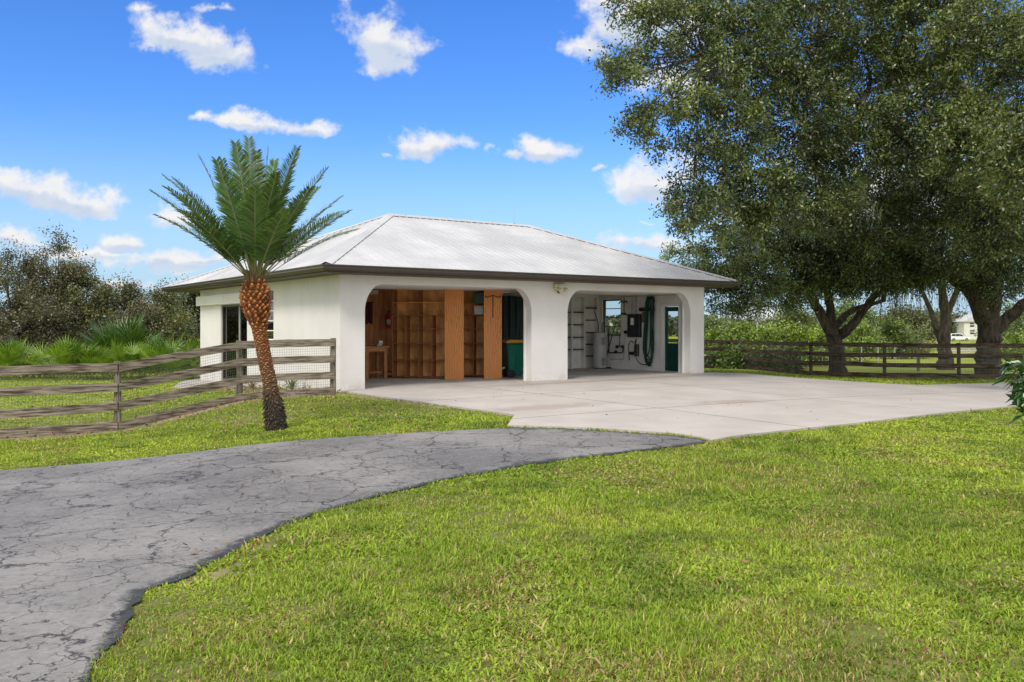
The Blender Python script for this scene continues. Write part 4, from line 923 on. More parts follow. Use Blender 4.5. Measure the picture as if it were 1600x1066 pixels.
# ------------------------------------------------------------------ foliage
def leaves(P, L, Wd, col, seed=0, up=.35, droop=.0, axis=None, spread=1.):
    """rhombic leaf faces at points P"""
    r = np.random.default_rng(seed); n = len(P)
    d = r.normal(size=(n, 3)) * spread
    if axis is not None: d = d + axis
    d[:, 2] -= droop; d /= np.linalg.norm(d, axis=1)[:, None] + 1e-9
    nn_ = r.normal(size=(n, 3)); nn_[:, 2] = np.abs(nn_[:, 2]) + up; s = np.cross(d, nn_); s /= np.linalg.norm(s, axis=1)[:, None] + 1e-9
    L = np.broadcast_to(L, (n,))[:, None] * (.6 + .7 * r.random((n, 1))); Wd = np.broadcast_to(Wd, (n,))[:, None] * (.7 + .6 * r.random((n, 1)))
    V = np.stack([P, P + d * L * .5 + s * Wd * .5, P + d * L, P + d * L * .5 - s * Wd * .5], 1).reshape(-1, 3)
    return V, np.repeat(col, 4, 0)
def tree(name, label, base, limbs, lumps, leaf=(.09, .045), cols=((.05, .07, .02), (.10, .13, .03)), group=None, seed=0, per=70, sig=.28, droop=.25, twig=.012, moss=None, flat=1., bark=None, brown=.0, light=.10, vert=1., lsc=1., dn=1.):
    """limbs: polylines with radii; lumps: (centre, (rx,ry,rz), clumps)"""
    r = np.random.default_rng(seed); B = Vector(base); t = thing(name, label, 'tree', B, 0, group)
    b = BM()
    for pts, rad in limbs:
        P = catmull(pts, 5); k = np.linspace(0, len(rad) - 1, len(P)); rr_ = np.interp(k, range(len(rad)), rad); rr_ = rr_ * (1 + .06 * np.sin(np.arange(len(P)) * 2.3))
        jit = [Vector(r.normal(size=3) * .10 * q) for q in rr_]; jit[0] *= 0
        tube(b, [p + j - B for p, j in zip(P, jit)], list(rr_), 9)
    ends = [Vector(p) for pts, rad in limbs for p in catmull(pts, 5)[3:]]; EA = np.array([tuple(e) for e in ends])
    Ps, Cs, Ax = [], [], []; c1_, c2_ = np.array(cols[0]), np.array(cols[1])
    for ctr, rad, n in lumps:
        ctr = np.array(tuple(ctr)); rad = np.array(rad); n = int(n * dn); lt = r.uniform(.1, .85)
        if name == 'live_oak' and ctr[0] / ctr[1] * F + CX < 1135: n = int(n * .62)
        near = EA[np.argmin(np.linalg.norm(EA - ctr, axis=1))]; sub = []
        # branch from limb to lump
        m_ = (near + ctr) / 2 + r.normal(size=3) * .15 * rad.min(); rb = max(.02, .035 * rad.mean())
        if np.linalg.norm(near - ctr) < 4.5 or name != 'live_oak': tube(b, [Vector(v) - B for v in catmull([near, m_, ctr], 4)], list(np.linspace(rb * 1.3, rb * .6, 9)), 6)
        for _ in range(n):
            u_ = r.normal(size=3); u_ /= np.linalg.norm(u_); rd = (.35 + .65 * r.random() ** .45)
            c = ctr + u_ * rad * rd; st = ctr + (c - ctr) * r.uniform(.25, .5)
            if r.random() < .7:
                mid_ = (st + c) / 2 + r.normal(size=3) * .12; tube(b, [Vector(st) - B, Vector(mid_) - B, Vector(c) - B], [twig * 1.6, twig * 1.1, twig * .6], 4, False)
            m = int(per * r.uniform(.5, 1.4)); out = (c - ctr) / (np.linalg.norm(c - ctr) + 1e-6); out = out * .6 + r.normal(size=3) * .5; out[2] = out[2] * .6 - droop * .6; out /= np.linalg.norm(out)
            ln = r.normal(size=m)[:, None] * sig * 1.5
            pp = c + out * ln + r.normal(size=(m, 3)) * sig * np.array((.75, .75, .62 * vert)); Ps.append(pp)
            tone = np.clip(lt + r.normal() * .28, 0, 1); q = np.clip(tone + r.normal(size=m) * .22, 0, 1)[:, None]; cc = c1_ * (1 - q) + c2_ * q
            if r.random() < light: cc = cc * np.array((1.5, 1.45, 1.2))
            if brown:
                k = (r.random(m) < brown)[:, None]; cc = np.where(k, np.array((.16, .115, .06)) * (.5 + r.random((m, 1))), cc)
            if name == 'live_oak': cc = np.where(r.random((m, 1)) < .07, np.array((.27, .30, .18)), cc)  # scattered pale leaves: glints painted in, using the grey of leaf undersides
            Cs.append(cc * (.6 + .75 * r.random((m, 1)))); Ax.append(np.repeat(out[None], m, 0))
    obj('trunk', b, bark or M_bark, t, True)
    P = np.concatenate(Ps); V, cl = leaves(P, leaf[0] * lsc, leaf[1] * lsc, np.concatenate(Cs), seed + 1, axis=np.concatenate(Ax) * .8, droop=droop)
    V = V - np.array(tuple(B)); link('crown', npmesh('crown', V, np.arange(len(V)).reshape(-1, 4), cl), M_leaf, t)
    if moss:
        MV, MC = [], []
        for (c, wx, ln_, n) in moss:
            c = np.array(tuple(c))
            for _ in range(n):
                x, y = r.normal(size=2) * wx; L = ln_ * r.uniform(.35, 1.); k = 16; z0_ = r.uniform(-.1, .3); w_ = r.uniform(.006, .018); az = r.random() * 6.28; ph = r.random() * 6
                zs = np.linspace(0, -L, k); wv2 = w_ * (1 - np.linspace(0, .8, k)); ox = np.cumsum(r.normal(size=k) * .02); oy = np.cumsum(r.normal(size=k) * .02)
                cen = np.c_[c[0] + x + ox, c[1] + y + oy, c[2] + z0_ + zs]; s_ = np.array((math.cos(az), math.sin(az), 0)) * wv2[:, None]
                for a, e, sa, se in zip(cen, cen[1:], s_, s_[1:]): MV.append([a - sa, a + sa, e + se, e - se])
                MC += [np.array((.17, .18, .095)) * r.uniform(.5, 1.15)] * (4 * (k - 1))
        MV = np.array(MV).reshape(-1, 3) - np.array(tuple(B)); link('spanish_moss', npmesh('spanish_moss', MV, np.arange(len(MV)).reshape(-1, 4), np.array(MC)), M_moss, t)
    return t, len(P)
def LP(px, py, Y, rx, rz, n, ry=None): rx_ = rx * Y / F; rz_ = rz * Y / F; return (pw(px, py, Y), (rx_, ry if ry else max(rx_, 1.2), rz_), n)
def gp(x, y, dz=0): return Vector((x, y, gh(x, y) + dz))

# the big live oak at the right
ob = at(1545, 588); OB = gp(*ob); YB = ob[1]
limbs = [([OB - Vector((0, 0, .2)), OB + Vector((0, 0, .5)), pw(1543, 520, YB), pw(1548, 470, YB), pw(1555, 400, YB), pw(1560, 300, YB - .5)], [.62, .46, .40, .38, .30, .20]),
    ([pw(1550, 520, YB), pw(1575, 498, YB), pw(1610, 470, YB - .5), pw(1700, 430, YB - 1)], [.30, .24, .20, .14]),
    ([pw(1542, 500, YB), pw(1510, 450, YB - .8), pw(1440, 400, YB - 2), pw(1330, 360, YB - 4), pw(1220, 300, YB - 6)], [.38, .26, .20, .15, .09]),
    ([pw(1545, 480, YB), pw(1530, 400, YB - 2), pw(1480, 300, YB - 4), pw(1400, 200, YB - 6), pw(1250, 120, YB - 8), pw(1100, 90, YB - 9)], [.36, .26, .22, .17, .11, .05]),
    ([pw(1550, 440, YB), pw(1600, 300, YB + 1), pw(1650, 150, YB)], [.34, .22, .12]),
    ([pw(1543, 470, YB), pw(1500, 430, YB + 1), pw(1450, 425, YB + 2), pw(1400, 400, YB + 3)], [.26, .2, .15, .08]),
    ([pw(1558, 330, YB), pw(1520, 180, YB - 2), pw(1450, 50, YB - 3)], [.25, .17, .09])]
lumps = [LP(*a) for a in [
    (1010, 30, 23.5, 36, 18, 12), (980, 92, 22.5, 26, 12, 9), (1030, 85, 23, 44, 30, 20), (1005, 180, 22, 28, 14, 9), (1050, 160, 22.5, 46, 40, 22), (1085, 40, 24, 60, 55, 50),
    (955, 108, 22, 16, 8, 5), (985, 122, 22, 16, 9, 5), (978, 198, 22, 16, 7, 4), (1012, 205, 22, 18, 10, 6), (1050, 335, 22, 14, 10, 4), (1066, 350, 22, 16, 10, 5), (1040, 8, 23, 40, 16, 14), (975, 8, 23, 20, 8, 6), (1110, 130, 23, 60, 55, 36), (1090, 225, 22.5, 32, 40, 18), (1125, 280, 23, 48, 50, 26), (1082, 318, 22.5, 36, 24, 18), (1150, 210, 23.5, 55, 60, 36), (1170, 90, 24.5, 70, 80, 70), (1190, 300, 24, 60, 55, 52),
    (1250, 60, 26, 90, 80, 80), (1250, 190, 25, 80, 80, 80), (1270, 310, 26, 75, 60, 64), (1350, 90, 27, 90, 90, 80), (1340, 230, 26, 85, 80, 80), (1360, 340, 28, 80, 55, 66),
    (1440, 60, 26, 90, 90, 80), (1440, 200, 25, 85, 80, 84), (1450, 320, 27, 80, 60, 74), (1530, 80, 24, 80, 90, 80), (1540, 220, 23, 80, 80, 84), (1550, 340, 25, 75, 65, 74), (1600, 250, 20, 50, 80, 50), (1590, 400, 28, 60, 40, 40),
    (1480, 400, 30, 80, 38, 60), (1400, 420, 31, 60, 34, 44), (1620, 120, 22, 60, 120, 60), (1300, -30, 27, 160, 50, 90), (1500, -30, 26, 140, 50, 80), (1130, -20, 25, 90, 40, 50), (1700, 200, 27, 90, 150, 90), (1720, 380, 30, 100, 60, 50), (1480, 250, 36, 180, 130, 90), (1600, 120, 36, 150, 120, 50), (1330, 150, 33, 140, 110, 50), (1064, 285, 22, 8, 30, 6), (1080, 345, 22, 8, 26, 6), (1098, 330, 22, 9, 34, 8), (1030, 235, 22, 12, 10, 4), (962, 128, 22, 14, 7, 4), (1125, 350, 23, 12, 34, 8), (1180, 350, 24, 14, 36, 9), (1560, 440, 31, 55, 26, 24)]]
moss = [(pw(1400, 440, 31), .35, 1.8, 60), (pw(1385, 440, 32), .3, 1.3, 40), (pw(1455, 450, 33), .3, 1.5, 26), (pw(1500, 455, 31), .3, 1.1, 20), (pw(1568, 380, 30), .35, 1.2, 60), (pw(1590, 395, 30), .3, 1.0, 40), (pw(1490, 440, 32), .3, 1.3, 20), (pw(1530, 390, 31), .3, 1.2, 20), (pw(1370, 330, 25), .18, .7, 30), (pw(1340, 300, 25), .16, .6, 20), (pw(1360, 415, 31), .3, 1.3, 40)]
t_, n_ = tree('live_oak', 'huge dark live oak whose trunk stands at the right end of the fence', OB, limbs, lumps, (.112, .048), ((.012, .032, .009), (.150, .195, .048)), 'live oaks right of the garage', 21, 74, .14, .28, .011, moss, brown=.05, light=.16, dn=2.45)
print('oak leaves', n_)
# second oak, behind the fence
ob = at(1310, 588); OC = gp(*ob); Y2 = ob[1]
limbs = [([OC - Vector((0, 0, .2)), OC + Vector((0, 0, .4)), pw(1303, 530, Y2), pw(1300, 515, Y2)], [.46, .31, .27, .25]),
    ([pw(1302, 525, Y2), pw(1285, 495, Y2), pw(1268, 465, Y2), pw(1250, 420, Y2 - .5), pw(1200, 390, Y2 - 1)], [.24, .19, .17, .12, .07]),
    ([pw(1303, 520, Y2), pw(1297, 480, Y2), pw(1290, 440, Y2), pw(1280, 380, Y2)], [.20, .16, .14, .08]),
    ([pw(1306, 528, Y2), pw(1330, 510, Y2 - .3), pw(1350, 485, Y2 - .5), pw(1365, 465, Y2 - .6), pw(1400, 440, Y2 - 1)], [.22, .17, .15, .12, .07]),
    ([pw(1304, 512, Y2), pw(1325, 490, Y2 + .6), pw(1345, 480, Y2 + .8), pw(1380, 470, Y2 + 1)], [.16, .12, .10, .06])]
lumps = [LP(*a) for a in [(1070, 395, 30, 34, 20, 14), (1090, 430, 29.5, 38, 24, 20), (1130, 400, 30, 46, 40, 32), (1130, 460, 29, 40, 24, 20), (1165, 478, 29, 28, 18, 12), (1180, 430, 29, 55, 42, 46), (1190, 370, 31, 60, 40, 40), (1230, 460, 30, 40, 24, 22), (1250, 400, 30, 60, 50, 54), (1290, 440, 31, 50, 30, 30), (1300, 370, 31, 70, 45, 50), (1330, 420, 30, 60, 42, 50), (1370, 440, 30.5, 45, 26, 24), (1390, 390, 31, 60, 40, 46), (1430, 430, 32, 50, 28, 26), (1220, 420, 34, 120, 60, 60), (1330, 400, 35, 110, 50, 60)]]
tree('live_oak', 'spreading live oak with forked trunk behind the fence beside the garage', OC, limbs, lumps, (.106, .046), ((.015, .038, .012), (.165, .215, .066)), 'live oaks right of the garage', 31, 84, .145, .22, .011, [(pw(1325, 455, 32), .2, .9, 30), (pw(1395, 470, 31), .25, .9, 30)], light=.22, dn=2.2)
# third oak with moss further back
X3 = at(1477, 584); O3 = gp(X3[0] * 1.12, X3[1] * 1.12); Y3 = O3.y
limbs = [([O3 - Vector((0, 0, .2)), O3 + Vector((.0, 0, .5)), pw(1476, 540, Y3), pw(1478, 500, Y3), pw(1470, 440, Y3)], [.46, .33, .27, .24, .15]), ([pw(1474, 545, Y3), pw(1462, 510, Y3), pw(1452, 480, Y3), pw(1430, 430, Y3)], [.16, .13, .11, .06]), ([pw(1480, 490, Y3), pw(1500, 450, Y3), pw(1530, 420, Y3)], [.16, .11, .06])]
lumps = [LP(*a) for a in [(1450, 420, Y3, 60, 34, 40), (1500, 410, Y3, 60, 36, 40), (1410, 400, Y3, 50, 34, 30), (1560, 410, Y3, 60, 34, 30), (1480, 340, Y3, 130, 60, 60)]]
tree('live_oak', 'slimmer moss-hung live oak behind the fence left of the huge trunk', O3, limbs, lumps, (.11, .06), ((.04, .06, .02), (.10, .13, .035)), 'live oaks right of the garage', 41, 70, .32, .25, .011, [(pw(1450, 440, Y3), .35, 2.2, 26), (pw(1420, 440, Y3), .4, 1.6, 26), (pw(1503, 445, Y3), .3, 1.6, 20)])

def simple_tree(nm, label, px, Y, top, wpx, cols, group, seed, n=40, per=60, leaf=(.13, .07), sig=.36, low=.25, brown=0., brn=.10, forks=4, droop=.1, spiky=0, sq=.9, light=.1):
    x = (px - CX) / F * Y; Bs = gp(x, Y); zt = CAMZ + (HY - top) / F * Y; H = zt - Bs.z; wr = wpx * Y / F / 2; r = random.Random(seed)
    limbs = [([Bs - Vector((0, 0, .2)), Bs + Vector((r.uniform(-.1, .1), 0, H * .2)), Bs + Vector((r.uniform(-.3, .3), 0, H * .45)), Bs + Vector((0, 0, H * .75))], [brn * 1.3, brn, brn * .8, brn * .3])]
    lumps = []
    for k in range(forks):
        a = 2 * math.pi * k / forks + r.uniform(-.4, .4); q = Bs + Vector((math.cos(a) * wr * .55, math.sin(a) * wr * .55, H * r.uniform(.5, .75)))
        limbs.append(([Bs + Vector((0, 0, H * .18)), Bs + Vector((math.cos(a) * wr * .2, math.sin(a) * wr * .2, H * .4)), q], [brn * .8, brn * .5, brn * .25]))
    m = 7
    for k in range(m):
        a = 2 * math.pi * k / m + r.uniform(-.5, .5); rr_ = wr * r.uniform(.35, .62); z = Bs.z + H * (low + (1 - low) * r.uniform(.10, .58))
        lumps.append((Bs + Vector((math.cos(a) * rr_, math.sin(a) * rr_, z - Bs.z)), (wr * r.uniform(.36, .5), wr * r.uniform(.36, .5), H * (1 - low) * r.uniform(.2, .3) * sq), max(3, n // m)))
    lumps.append((Bs + Vector((0, 0, H * .64)), (wr * .5, wr * .5, H * .22), n // 5))
    for k in range(spiky):
        a = r.uniform(-1, 1); h_ = H * r.uniform(.86, 1.02) * (1 - .25 * abs(a)); c = Bs + Vector((a * wr * .8, r.uniform(-.4, .4) * wr, h_))
        limbs.append(([Bs + Vector((a * wr * .5, 0, H * .5)), c - Vector((0, 0, .3)), c + Vector((r.uniform(-.1, .1), 0, .3))], [.035, .02, .008])); lumps.append((c, (.20, .20, H * .12), 5))
    return tree(nm, label, Bs, limbs, lumps, leaf, cols, group, seed, int(per * 3.0), sig * .92, droop, .010, brown=brown, light=light, lsc=1.14)
BRN = ((.060, .068, .032), (.165, .165, .085)); GRN = ((.06, .09, .025), (.15, .21, .045)); YGR = ((.10, .16, .02), (.28, .37, .05)); OLV = ((.07, .09, .032), (.19, .20, .075))
# left wood
G = 'scrubby oaks beyond the left fence'
simple_tree('scrub_oak', 'ragged grey-brown oak with two spiky tops at the far left edge', 30, 37, 385, 170, BRN, G, 101, 64, 74, (.085, .05), .24, .18, .12, .13, 5, .05, 6)
simple_tree('scrub_oak', 'tallest scrub oak with a narrow pointed crown left of the palm', 80, 39, 378, 120, BRN, G, 102, 50, 70, (.085, .05), .24, .2, .10, .12, 4, .05, 8)
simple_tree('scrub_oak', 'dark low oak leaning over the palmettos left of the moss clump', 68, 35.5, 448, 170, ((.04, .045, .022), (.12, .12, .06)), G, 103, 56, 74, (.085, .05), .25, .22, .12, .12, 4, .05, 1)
simple_tree('scrub_oak', 'olive-brown oak with moss rising above the middle of the palmettos', 128, 38, 424, 120, OLV, G, 104, 50, 74, (.09, .05), .25, .2, .08, .10, 4, .05, 5)
simple_tree('scrub_oak', 'sparse thin-topped oak behind the young cabbage palm', 180, 40, 436, 100, BRN, G, 105, 42, 70, (.09, .05), .26, .2, .1, .10, 4, .05, 6)
simple_tree('scrub_oak', 'rounded brownish oak with yellow tips left of the garage eave', 240, 39, 456, 120, OLV, G, 106, 64, 80, (.09, .05), .26, .14, .08, .10, 4, .05, 3, light=.2)
simple_tree('scrub_oak', 'broad brown oak between rounded oak and young cabbage palm', 205, 37.5, 474, 110, BRN, G, 107, 56, 78, (.085, .05), .25, .12, .1, .10, 4, .05, 2)
simple_tree('dark_oak', 'dark green oak seen just behind the rear corner of the garage', 300, 47, 452, 90, ((.03, .045, .018), (.07, .09, .03)), None, 108, 56, 74, (.12, .065), .34, .1, .02, .14, 4, .1, 4)
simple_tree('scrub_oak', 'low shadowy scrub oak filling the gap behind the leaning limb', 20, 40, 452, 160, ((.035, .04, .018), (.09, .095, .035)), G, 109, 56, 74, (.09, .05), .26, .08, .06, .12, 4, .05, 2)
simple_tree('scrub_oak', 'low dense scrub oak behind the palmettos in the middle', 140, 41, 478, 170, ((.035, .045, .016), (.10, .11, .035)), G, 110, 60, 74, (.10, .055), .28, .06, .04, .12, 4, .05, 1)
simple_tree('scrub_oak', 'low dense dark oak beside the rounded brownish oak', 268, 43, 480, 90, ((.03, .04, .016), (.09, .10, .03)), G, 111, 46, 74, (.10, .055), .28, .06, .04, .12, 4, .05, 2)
# fallen dark limb
Yl = 34.0
M_dbark = pm('dark_bark', (.03, .024, .019), .95, .5, 9., .9, 14., spec=.1, stretch=(1, 1, .35))
DL = thing('leaning_trunk', 'thick dark fallen oak limb arching over the palmettos at far left', 'tree trunk', pw(14, 556, Yl), 0); O = Vector(DL.location)
b = BM(); L1 = catmull([pw(12, 560, Yl), pw(20, 540, Yl), pw(28, 518, Yl), pw(46, 508, Yl + .5), pw(70, 497, Yl + 1.5), pw(92, 482, Yl + 2.5)], 5); tube(b, [p - O for p in L1], list(np.linspace(.26, .03, len(L1))), 9); obj('trunk', b, M_dbark, DL, True)
b = BM(); L1 = catmull([pw(22, 536, Yl), pw(40, 534, Yl), pw(62, 543, Yl), pw(88, 550, Yl)], 5); tube(b, [p - O for p in L1], list(np.linspace(.18, .11, len(L1))), 9); obj('branch', b, M_dbark, DL, True)
b = BM(); L1 = catmull([pw(26, 520, Yl), pw(18, 500, Yl), pw(4, 484, Yl)], 5); tube(b, [p - O for p in L1], list(np.linspace(.14, .05, len(L1))), 7); obj('branch', b, M_dbark, DL, True)
# right background
G = 'bushes beyond the right fence'
def bush(label, px, Y, top, w_, cols, seed, n=26, per=80, leaf=(.13, .08), group=G): return simple_tree('bush', label, px, Y, top, w_, cols, group, seed, n, per, leaf, .26, .0, 0, .05, 4, .1, 0, 1.0, .25)
bush('bright vine-covered bush right beside the garage wall', 1120, 44, 506, 90, YGR, 201, 34)
bush('bright yellow-green bush below the utility pole', 1170, 43, 500, 90, YGR, 202, 36)
bush('largest bright bush left of the forked oak trunk', 1218, 42, 500, 110, YGR, 203, 44)
bush('small bright bush touching the forked oak trunk', 1283, 44, 508, 56, YGR, 204, 22)
bush('bright green bush just right of the forked oak trunk', 1345, 52, 494, 80, ((.07, .12, .02), (.19, .27, .04)), 205, 34)
bush('tall green bush behind the hanging moss', 1395, 58, 486, 66, GRN, 206, 34)
bush('pale scrubby bush left of the moss-hung oak', 1425, 60, 500, 80, ((.12, .15, .05), (.26, .28, .10)), 207, 28)
bush('low leafy bush under the garage side of the fence', 1140, 38.5, 549, 80, ((.06, .10, .02), (.13, .19, .04)), 208, 24)
bush('low leafy bush behind fence below the largest bright bush', 1215, 38.5, 552, 100, ((.05, .09, .02), (.12, .17, .04)), 209, 28)
bush('pale grassy bush behind the car', 1470, 235, 498, 130, ((.12, .15, .06), (.24, .26, .11)), 210, 40, 80, (.35, .2))
bush('green bush behind the fence at right of huge trunk', 1580, 60, 500, 70, GRN, 211, 30)
bush('yellow-green bush at the right frame edge beyond fence', 1610, 48, 505, 90, YGR, 212, 30)
G2 = 'distant trees right of the garage'
simple_tree('background_tree', 'dull green tree far behind the bush beside the garage', 1115, 62, 490, 70, GRN, G2, 221, 34, 70, (.17, .1), .42, .05)
simple_tree('background_tree', 'feathery tree far behind the utility pole', 1150, 66, 490, 60, OLV, G2, 222, 28, 70, (.17, .1), .42, .05)
simple_tree('background_tree', 'grey-green rounded tree far left of the forked oak', 1247, 60, 462, 80, ((.07, .095, .03), (.16, .19, .06)), G2, 223, 44, 80, (.16, .09), .42, .05)
simple_tree('background_tree', 'far green tree seen through the fork of the oak', 1330, 75, 462, 90, GRN, G2, 224, 36, 70, (.2, .12), .5, .05)
simple_tree('background_tree', 'far dark tree left of the moss-hung oak', 1420, 95, 474, 90, ((.06, .07, .03), (.13, .14, .05)), G2, 225, 36, 70, (.26, .15), .6, .05)
simple_tree('background_tree', 'far olive tree above the pale grassy bush', 1465, 230, 478, 110, OLV, G2, 226, 44, 70, (.6, .35), 1.2, .05)
simple_tree('background_tree', 'far green tree standing right of the pale house', 1590, 170, 470, 120, GRN, G2, 227, 44, 70, (.45, .26), 1.0, .05)
simple_tree('background_tree', 'far tree rising behind the dull green tree', 1200, 120, 493, 110, OLV, G2, 228, 34, 70, (.3, .18), .8, .05)
simple_tree('background_tree', 'far low tree between the bushes and the forked oak', 1290, 130, 484, 90, GRN, G2, 229, 34, 70, (.32, .2), .8, .05)
# distant wood line that closes the horizon
def treeline():
    r = np.random.default_rng(77); P, Cc = [], []
    for k in range(420):
        a = -1.15 + 2.3 * k / 420; Y = 330 + 60 * math.sin(k * .7); x = Y * math.tan(a) ; h = 3.6 + 3.4 * fbm(np.array([k * .13]), np.array([1.]), 5)[0]
        m = 200; P.append(np.c_[x + r.normal(size=m) * 4, Y + r.normal(size=m) * 5, -2.2 + np.abs(r.random(m)) ** .8 * h]); Cc.append(np.array((.06, .075, .03)) * (.6 + .8 * r.random((m, 1))) * r.uniform(.7, 1.2))
    V, cl = leaves(np.concatenate(P), 1.7, 1.2, np.concatenate(Cc), 5)
    o = link('distant_wood', npmesh('distant_wood', V, np.arange(len(V)).reshape(-1, 4), cl), M_leaf); props(o, 'distant line of woodland closing the horizon', 'woodland', kind='stuff')
treeline()

# ------------------------------------------------------------------ palms
def fan_leaf(c, dirv, L, nseg, r, V, Cc, col, fold=.35):
    """fan leaf: narrow segments radiating from the stalk tip"""
    d = dirv / np.linalg.norm(dirv); s = np.cross(d, (0, 0, 1.)); s /= np.linalg.norm(s) + 1e-6; n = np.cross(s, d)
    for k in range(nseg):
        a = (-1.25 + 2.5 * k / (nseg - 1)) * r.uniform(.94, 1.06); l = L * (1 - .25 * abs(a) / 1.25) * r.uniform(.85, 1.08)
        e = d * math.cos(a) + s * math.sin(a) + n * (fold * (abs(a) - .4)) ; e /= np.linalg.norm(e); w_ = np.cross(e, n); w_ /= np.linalg.norm(w_) + 1e-6; w_ = w_ * L * .027
        tip = c + e * l - np.array((0, 0, .10 * l)); V.append([c, c + e * l * .5 + w_, tip, c + e * l * .5 - w_]); Cc += [col * r.uniform(.7, 1.25)] * 4
def palmetto(px, Y, w_, h, label, seed, n=26, group='saw palmettos beyond the left fence', cat='palmetto', nm='saw_palmetto', cols=((.09, .17, .02), (.19, .30, .035))):
    r = np.random.default_rng(seed); x = (px - CX) / F * Y; Bs = gp(x, Y); t = thing(nm, label, cat, Bs, 0, group); V, Cc = [], []; b = BM()
    for k in range(n):
        az = r.random() * 6.28; inc = r.uniform(.15, 1.1); Ls = h * r.uniform(.55, .95); bx = np.array((r.normal() * w_ * .28, r.normal() * w_ * .2, 0))
        dv = np.array((math.cos(az) * math.sin(inc), math.sin(az) * math.sin(inc), math.cos(inc))); tip = bx + dv * Ls * .75; tube(b, [Vector(bx), Vector(tip)], [.008, .005], 4, False)
        q = r.random(); col = np.array(cols[0]) * (1 - q) + np.array(cols[1]) * q; fan_leaf(tip, dv + np.array((0, 0, .15)), h * .52, 16, r, V, Cc, col)
    obj('stalk', b, pm('stalk%d' % seed, (.12, .16, .04), .7, .2) if 'stalk_m' not in MT else MT['stalk_m'], t)
    V = np.array(V).reshape(-1, 3); link('foliage', npmesh('foliage', V, np.arange(len(V)).reshape(-1, 4), np.array(Cc)), M_frond, t); return t
MT['stalk_m'] = pm('leaf_stalk', (.12, .16, .04), .7, .2)
pl = [(-30, 32, 'saw palmetto at the far left edge of the row'), (12, 31.5, 'bright saw palmetto beside the base of the fallen limb'), (45, 32.5, 'lower saw palmetto just under the fallen limb'), (78, 33, 'dim saw palmetto right of the fallen limb end'), (98, 31.3, 'tall bright saw palmetto with yellow tips over the fence rail'),
      (128, 31.8, 'bright saw palmetto behind the second fence bay'), (158, 31.5, 'saw palmetto left of the fence post'), (183, 32.2, 'saw palmetto right behind the fence post'), (210, 31.4, 'saw palmetto just right of the fence post'), (238, 31.8, 'saw palmetto in front of the rounded brownish oak'), (262, 31.2, 'tall bright saw palmetto near the end of the row'), (285, 32, 'last saw palmetto nearest the garage')]
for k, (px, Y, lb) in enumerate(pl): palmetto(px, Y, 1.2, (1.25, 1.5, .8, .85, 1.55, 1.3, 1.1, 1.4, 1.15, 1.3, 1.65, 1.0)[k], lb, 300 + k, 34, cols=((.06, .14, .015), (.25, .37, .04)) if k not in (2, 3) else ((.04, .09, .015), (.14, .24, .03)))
palmetto(188, 34.5, .7, 2.5, 'young cabbage palm with big dark fan leaves amid the scrub oaks', 350, 26, None, 'palm', 'cabbage_palm', ((.04, .09, .02), (.10, .18, .03)))

# ------------------------------------------------------------------ date palm in front of the fence
pb = at(433, 671.5); PB_ = gp(*pb); YP = pb[1]
PT = thing('date_palm', 'leaning young date palm with orange pineapple-like trunk by the driveway', 'palm tree', PB_, 0); O = Vector(PT.location)
prof = [(433, 673, 18.5), (430, 655, 17.5), (427, 630, 16), (424, 618, 13), (421.5, 597, 12.5), (415, 569, 12), (410, 541, 12), (405, 513, 12.8), (402.5, 498, 16.5), (400.5, 484, 22), (399.5, 471, 23.8), (399, 456, 21.5), (398.5, 443, 15), (398, 434, 10)]
pz = [p[1] for p in prof][::-1]
def tr(py): return float(np.interp(py, pz, [p[0] for p in prof][::-1])), float(np.interp(py, pz, [p[2] for p in prof][::-1]))
def tpos(py): x, w_ = tr(py); return pw(x, py, YP), w_ * YP / F
b = BM(); ys = np.linspace(675, 432, 60); tube(b, [tpos(y)[0] - O for y in ys], [tpos(y)[1] * .86 for y in ys], 24)
me = bpy.data.meshes.new('trunk'); bm_core = b
V, Fc, Cc = [], [], []; r = np.random.default_rng(9)
for i, v in enumerate(b.verts): v.index = i
py_of = lambda z: HY - (z - CAMZ) * F / YP
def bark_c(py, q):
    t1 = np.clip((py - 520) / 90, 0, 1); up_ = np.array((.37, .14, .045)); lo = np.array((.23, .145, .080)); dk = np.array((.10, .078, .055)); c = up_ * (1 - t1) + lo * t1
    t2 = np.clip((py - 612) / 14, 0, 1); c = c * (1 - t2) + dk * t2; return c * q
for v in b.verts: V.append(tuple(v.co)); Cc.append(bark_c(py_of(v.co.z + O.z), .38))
for f in b.faces:
    if len(f.verts) == 4: Fc.append([v.index for v in f.verts])
b.free()
